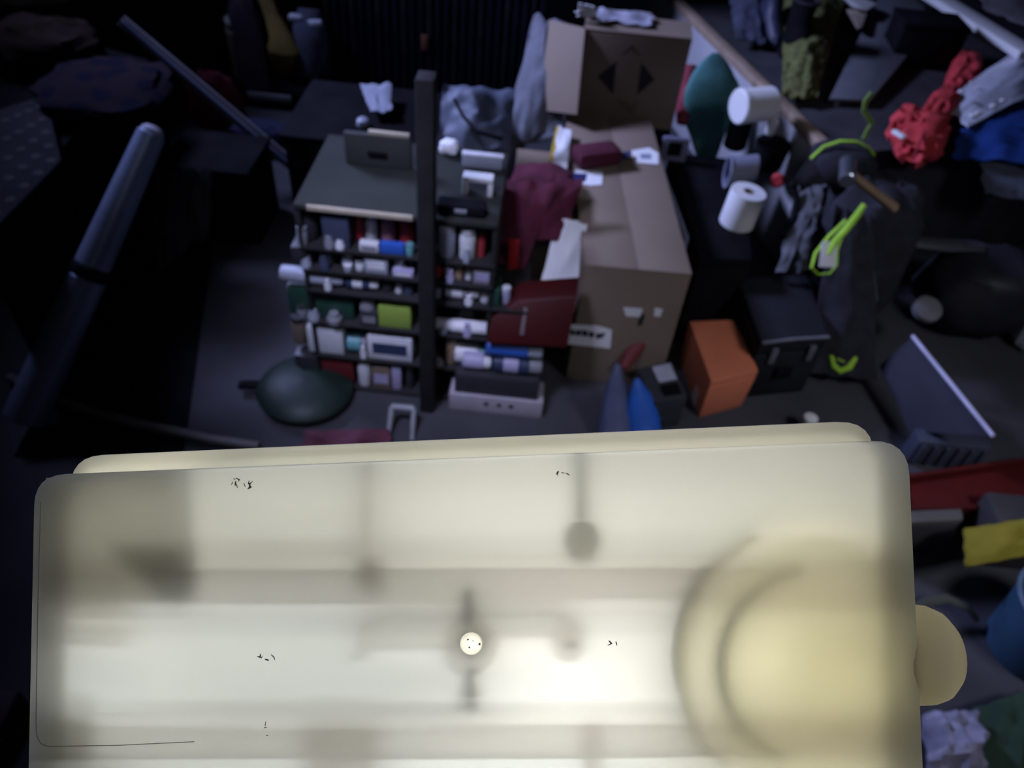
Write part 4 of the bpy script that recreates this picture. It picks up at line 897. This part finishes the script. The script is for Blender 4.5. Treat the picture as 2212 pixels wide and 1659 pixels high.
# ================================================================== LEFT SIDE
TZ2 = .55
tq = [pt(-60, 515, z=TZ2), pt(118, 335, z=TZ2), pt(322, 128, z=TZ2), pt(-60, 20, z=TZ2)]
ctr = sum(tq, V())/4
t = thing('black_chest', (ctr.x, ctr.y, 0), 'tall black chest at the left edge with bundles on top', 'chest')
chm = mat('black_chest_paint', (.006, .006, .007), .9, spec=.05)
MB().hexa([V((q.x, q.y, 0)) for q in tq], [V((q.x, q.y, TZ2-.03)) for q in tq], .008).build('body', chm, t)
MB().hexa([V((q.x, q.y, TZ2-.03)) for q in tq], tq, .006).build('lid', chm, t)
pz = TZ2+.003
pq = [pt(-30, 512, z=pz), pt(132, 345, z=pz+.02), pt(98, 205, z=pz+.05), pt(-30, 245, z=pz+.05)]
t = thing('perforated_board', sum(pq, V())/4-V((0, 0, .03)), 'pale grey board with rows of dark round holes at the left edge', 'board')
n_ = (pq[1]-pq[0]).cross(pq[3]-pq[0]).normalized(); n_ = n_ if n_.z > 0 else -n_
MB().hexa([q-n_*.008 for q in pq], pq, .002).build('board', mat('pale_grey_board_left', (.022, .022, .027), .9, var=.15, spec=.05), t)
hm = mat('hole_dark', (.02, .02, .02), .9)
for i in range(5):
    for j in range(5):
        c = quadpt(pq, .12+.19*i, .10+.19*j)+n_*.0004
        MB().lathe(c, n_, [(.013, 0), (.0125, .0006)], 12).build('hole', hm, t)
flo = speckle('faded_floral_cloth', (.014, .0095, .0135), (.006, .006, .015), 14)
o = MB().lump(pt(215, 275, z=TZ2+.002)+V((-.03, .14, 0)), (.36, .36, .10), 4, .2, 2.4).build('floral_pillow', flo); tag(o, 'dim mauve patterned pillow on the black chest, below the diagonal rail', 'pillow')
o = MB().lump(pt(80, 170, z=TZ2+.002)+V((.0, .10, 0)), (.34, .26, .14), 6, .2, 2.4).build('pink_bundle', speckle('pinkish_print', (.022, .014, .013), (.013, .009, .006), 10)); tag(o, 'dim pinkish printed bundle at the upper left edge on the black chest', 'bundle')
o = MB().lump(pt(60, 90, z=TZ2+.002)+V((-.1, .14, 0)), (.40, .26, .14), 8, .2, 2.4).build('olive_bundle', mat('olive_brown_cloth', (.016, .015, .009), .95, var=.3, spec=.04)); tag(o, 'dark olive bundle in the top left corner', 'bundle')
# telescopic tube leaning on the chest
ta, tb_, tm = pt(328, 288, z=.66), pt(52, 905, z=.06), None
tm = lerp(ta, tb_, .46); td = (tb_-ta).normalized()
t = thing('steel_tube', V((tb_.x, tb_.y, 0)), 'long blue-grey metal tube leaning on the black chest, dark collar near its middle', 'tube')
stm = mat('blue_grey_metal', (.22, .26, .38), .38, .45, var=.15, scale=5)
MB().cyl(ta, tm, .036, 24, .046, bev=.05).build('upper_tube', stm, t)
MB().cyl(tm-td*.004, tm+td*.03, .052, 24, bev=.1).build('collar', black(), t)
MB().cyl(tm+td*.03, tb_, .048, 24, .054, bev=.05).build('lower_tube', stm, t)
MB().lathe(ta+td*.004, -td, [(.03, 0), (.03, .012), (.02, .022), (.006, .025)], 16).build('end_cap', mat('pale_cap', (.35, .34, .42), .4), t)
# diagonal rail over the clutter
r0, r1 = pt(262, 42, z=.63), pt(676, 392, z=.05)
t = thing('pale_rail', V((r1.x, r1.y, 0)), 'long pale metal rail sloping down from the upper left, tapering to a point', 'rail')
rd = (r1-r0).normalized(); sd = rd.cross(V((0, 0, 1))).normalized(); nn_ = sd.cross(rd).normalized(); nn_ = nn_ if nn_.z > 0 else -nn_
rlm = mat('pale_rail_metal', (.26, .26, .32), .4, .3, var=.25, scale=4)
ks = [(0, .024), (.35, .030), (.7, .034), (.88, .034), (.96, .02), (1, .006)]
L1 = [lerp(r0, r1, k)-sd*w_ for k, w_ in ks]; L2 = [lerp(r0, r1, k)+sd*w_ for k, w_ in ks]
out = L1+L2[::-1]
MB().hexa([p-nn_*.012 for p in out], out, .002).build('web', rlm, t)
MB().tube([lerp(r0, r1, k)+sd*w_*.9+nn_*.004 for k, w_ in ks], .007, 6).build('flange', mat('blue_rail_edge', (.09, .12, .22), .4, .3), t)
MB().tube([lerp(r0, r1, k)-sd*w_*.5+nn_*.004 for k, w_ in ks], .008, 6).build('ridge', mat('light_rail_ridge', (.42, .42, .48), .4, .3), t)
# cloths under and beside the rail
def heap(name, x0, y0, x1, y1, zb, h, m, label, cat, seed, t_max=.4):
    c, w_, t_ = rect(x0, y0, x1, y1, zb, h); t_ = min(t_, t_max)
    o = MB().lump(c, (w_, t_, h), seed, .2, 2.4).build(name, m); return tag(o, label, cat)
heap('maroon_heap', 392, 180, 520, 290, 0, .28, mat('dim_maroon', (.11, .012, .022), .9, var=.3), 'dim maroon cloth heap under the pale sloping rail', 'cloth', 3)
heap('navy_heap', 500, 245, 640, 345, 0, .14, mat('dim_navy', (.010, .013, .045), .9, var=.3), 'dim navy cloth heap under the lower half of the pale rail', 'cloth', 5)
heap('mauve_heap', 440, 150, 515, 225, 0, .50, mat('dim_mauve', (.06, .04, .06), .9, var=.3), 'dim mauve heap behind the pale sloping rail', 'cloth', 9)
o = MB().sheet([pt(445, 372, z=.12), pt(450, 300, z=.22), pt(530, 325, z=.14), pt(500, 350, z=.12)], 8, 8, .008, 3, .006, .01, 2, .05).build('grey_flap', mat('dim_grey_board', (.085, .085, .10), .8)); tag(o, 'small grey triangular board leaning below the pale rail', 'board')
p = pt(400, 560, z=0)
t = thing('grey_jacket', (p.x, p.y+.2, 0), 'dark grey jacket draped over a black crate left of the rack', 'clothing')
MB().sheet([pt(352, 585, z=.0), pt(400, 505, z=.12), pt(458, 500, z=.20), pt(462, 355, z=.32), pt(340, 360, z=.32)][:1]+[pt(410, 540, z=.10), pt(462, 365, z=.32), pt(340, 365, z=.32)], 12, 16, .025, 3, .010, .03, 5, .12).build('jacket_body', mat('charcoal_wool', (.055, .055, .062), .95, var=.3), t)
MB().sheet([pt(408, 520, z=.14), pt(456, 520, z=.14), pt(462, 375, z=.32), pt(400, 375, z=.32)], 10, 14, .02, 3, .010, .03, 8, .1).build('sleeve', mat('charcoal_wool', (.055, .055, .062), .95, var=.3), t)
q = pt(402, 362, z=.30)
t2 = thing('jacket_crate', (q.x+.05, q.y+.14, 0), 'black crate under the dark grey jacket, left of the rack', 'crate')
MB().box((q.x+.05, q.y+.14, .14), (.30, .26, .28), bev=.01).build('body', black(), t2); MB().box((q.x+.05, q.y+.14, .285), (.31, .27, .02), bev=.006).build('lid', black(), t2)
mq = [pt(30, 985, z=.004), pt(395, 985, z=.004), pt(455, 560, z=.004), pt(470, 380, z=.004), pt(330, 380, z=.004), pt(210, 640, z=.004)]
o = MB().hexa([p-V((0, 0, .004)) for p in mq], mq).build('shade_mat', black(), None, smooth=False); tag(o, 'black mat added to darken the floor between the metal tube and the rack', 'mat')  # black sheet laid in to make this stretch of floor look shaded
# back-left tall jar, yellow glove, pale cloth
p = pt(528, 178, z=.10)
t = thing('back_crate', (p.x+.1, p.y+.25, 0), 'low dark crate at the back left holding the beige canister', 'crate')
MB().box((p.x+.12, p.y+.22, .05), (.75, .5, .098), bev=.008).build('body', black(), t); MB().box((p.x+.12, p.y-.035, .06), (.2, .012, .03), bev=.003).build('handle', pm('grey'), t)
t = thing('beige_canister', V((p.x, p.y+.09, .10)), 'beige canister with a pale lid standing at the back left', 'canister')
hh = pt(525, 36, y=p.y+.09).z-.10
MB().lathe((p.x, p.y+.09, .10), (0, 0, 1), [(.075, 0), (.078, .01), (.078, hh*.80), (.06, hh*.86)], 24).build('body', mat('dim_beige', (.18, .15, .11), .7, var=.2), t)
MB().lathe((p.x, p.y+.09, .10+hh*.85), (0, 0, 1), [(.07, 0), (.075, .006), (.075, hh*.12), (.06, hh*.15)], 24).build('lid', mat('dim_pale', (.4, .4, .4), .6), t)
yp = [pt(572, -10, y=p.y+.12), pt(588, 35, y=p.y+.10), pt(604, 75, y=p.y+.08), pt(612, 105, y=p.y+.06), pt(612, 150, z=.12)]
o = MB().tube(yp, [.035, .035, .05, .07, .05], 14, .6).build('yellow_glove', mat('ochre_leather', (.24, .17, .045), .85, var=.25)); tag(o, 'ochre work glove hanging limp right of the beige canister', 'glove')
o = MB().tube([pt(668, 20, y=p.y+.14), pt(668, 60, y=p.y+.12), pt(672, 110, y=p.y+.10), pt(664, 165, z=.12)], [.05, .075, .075, .05], 14, .6).build('slate_cloth_roll', mat('slate_roll', (.06, .065, .10), .8, var=.35)); tag(o, 'slate grey rolled cloth right of the ochre glove', 'cloth')
for i, (x, y) in enumerate(((640, 48), (682, 60))):
    o = MB().lump(pt(x, y, y=p.y+.03), (.07, .03, .035), i, .2, n=12, m=8).build('paper_or_glint', pm('silver')); tag(o, 'tiny pale lump standing for a glint on the slate roll, %s' % ('left one nearer the glove' if i == 0 else 'right one'), 'scrap')  # pale lumps put in as white glints on the cloth
# hose, green pan, floor bits
o = MB().tube([pt(x, y, z=.02) for x, y in ((20, 815), (70, 840), (130, 866), (200, 890), (300, 916), (380, 932), (450, 948), (560, 965))], .014, 8).build('grey_hose', mat('grey_brown_hose', (.13, .12, .115), .6)); tag(o, 'thin grey hose curving across the floor at lower left', 'hose')
p = pt(636, 925, z=0); cp_ = V((p.x, p.y+.13, 0)); gp = mat('dark_green_enamel', (.008, .020, .014), .5, var=.2)
t = thing('green_pan', cp_, 'dark green domed pan with a black handle on the floor before the rack', 'pan')
MB().lathe(cp_, (0, 0, 1), [(.09, 0), (.12, .012), (.135, .03), (.14, .033)], 30).build('bowl', gp, t)
MB().lathe(cp_+V((0, 0, .033)), (0, 0, 1), [(.14, 0), (.135, .008), (.10, .028), (.05, .040), (.001, .043)], 30, cap=False).build('lid', gp, t)
MB().tube([cp_+V((-.12, 0, .026)), cp_+V((-.165, -.005, .028)), cp_+V((-.195, -.008, .026))], [.020, .018, .016], 8, .6).build('handle', black(), t)
t = thing('white_stand', pt(866, 950, z=0), 'small greyish white frame stand on the floor at the foot of the post', 'stand')
for a, b in (((838, 950), (846, 878)), ((890, 950), (894, 882))):
    MB().tube([pt(*a, z=.0), pt(*b, z=.07)], .007, 8).build('leg', mat('dim_white', (.30, .31, .33), .6), t)
MB().tube([pt(846, 878, z=.07), pt(894, 882, z=.07)], .009, 8).build('crossbar', mat('dim_white', (.30, .31, .33), .6), t)
o = MB().sheet([pt(650, 985, z=.01), pt(845, 985, z=.01), pt(840, 930, z=.03), pt(660, 935, z=.03)], 14, 8, .015, 4, .006, .01, 3, .1).build('maroon_rag', mat('dim_wine_cloth', (.10, .025, .04), .9, var=.35)); tag(o, 'wine coloured rag on the floor just above the lit case', 'rag')
o = MB().sheet([pt(625, 912, z=.002), pt(672, 912, z=.002), pt(672, 893, z=.012), pt(630, 893, z=.012)], 6, 4, .004, 3, .003, 0, 8, .1).build('pale_scrap', mat('dim_white', (.30, .31, .33), .6)); tag(o, 'small pale scrap on the floor below the green pan', 'scrap')
t = thing('glass_jar', pt(1735, 930, z=0), 'small pale glass jar just above the top edge of the lit case, right', 'jar')
p = pt(1735, 935, z=0); MB().lathe(p, (0, 0, 1), [(.02, 0), (.024, .006), (.024, .05), (.02, .058)], 16).build('body', mat('dim_white', (.30, .31, .33), .6), t); MB().lathe(p+V((0, 0, .056)), (0, 0, 1), [(.021, 0), (.021, .014), (.017, .016)], 16).build('lid', white(), t)
bx = pt(10, 1560, z=0)
t = thing('wine_box', bx, 'dim wine red box with a pinkish stripe at the lower left edge', 'box')
MB().box((bx.x-.02, bx.y, .03), (.10, .09, .06), bev=.004).build('body', mat('dim_wine_box', (.04, .012, .02), .7), t); MB().box((bx.x-.02, bx.y-.046, .03), (.10, .003, .012)).build('stripe', mat('pink_stripe', (.22, .14, .18), .7), t)
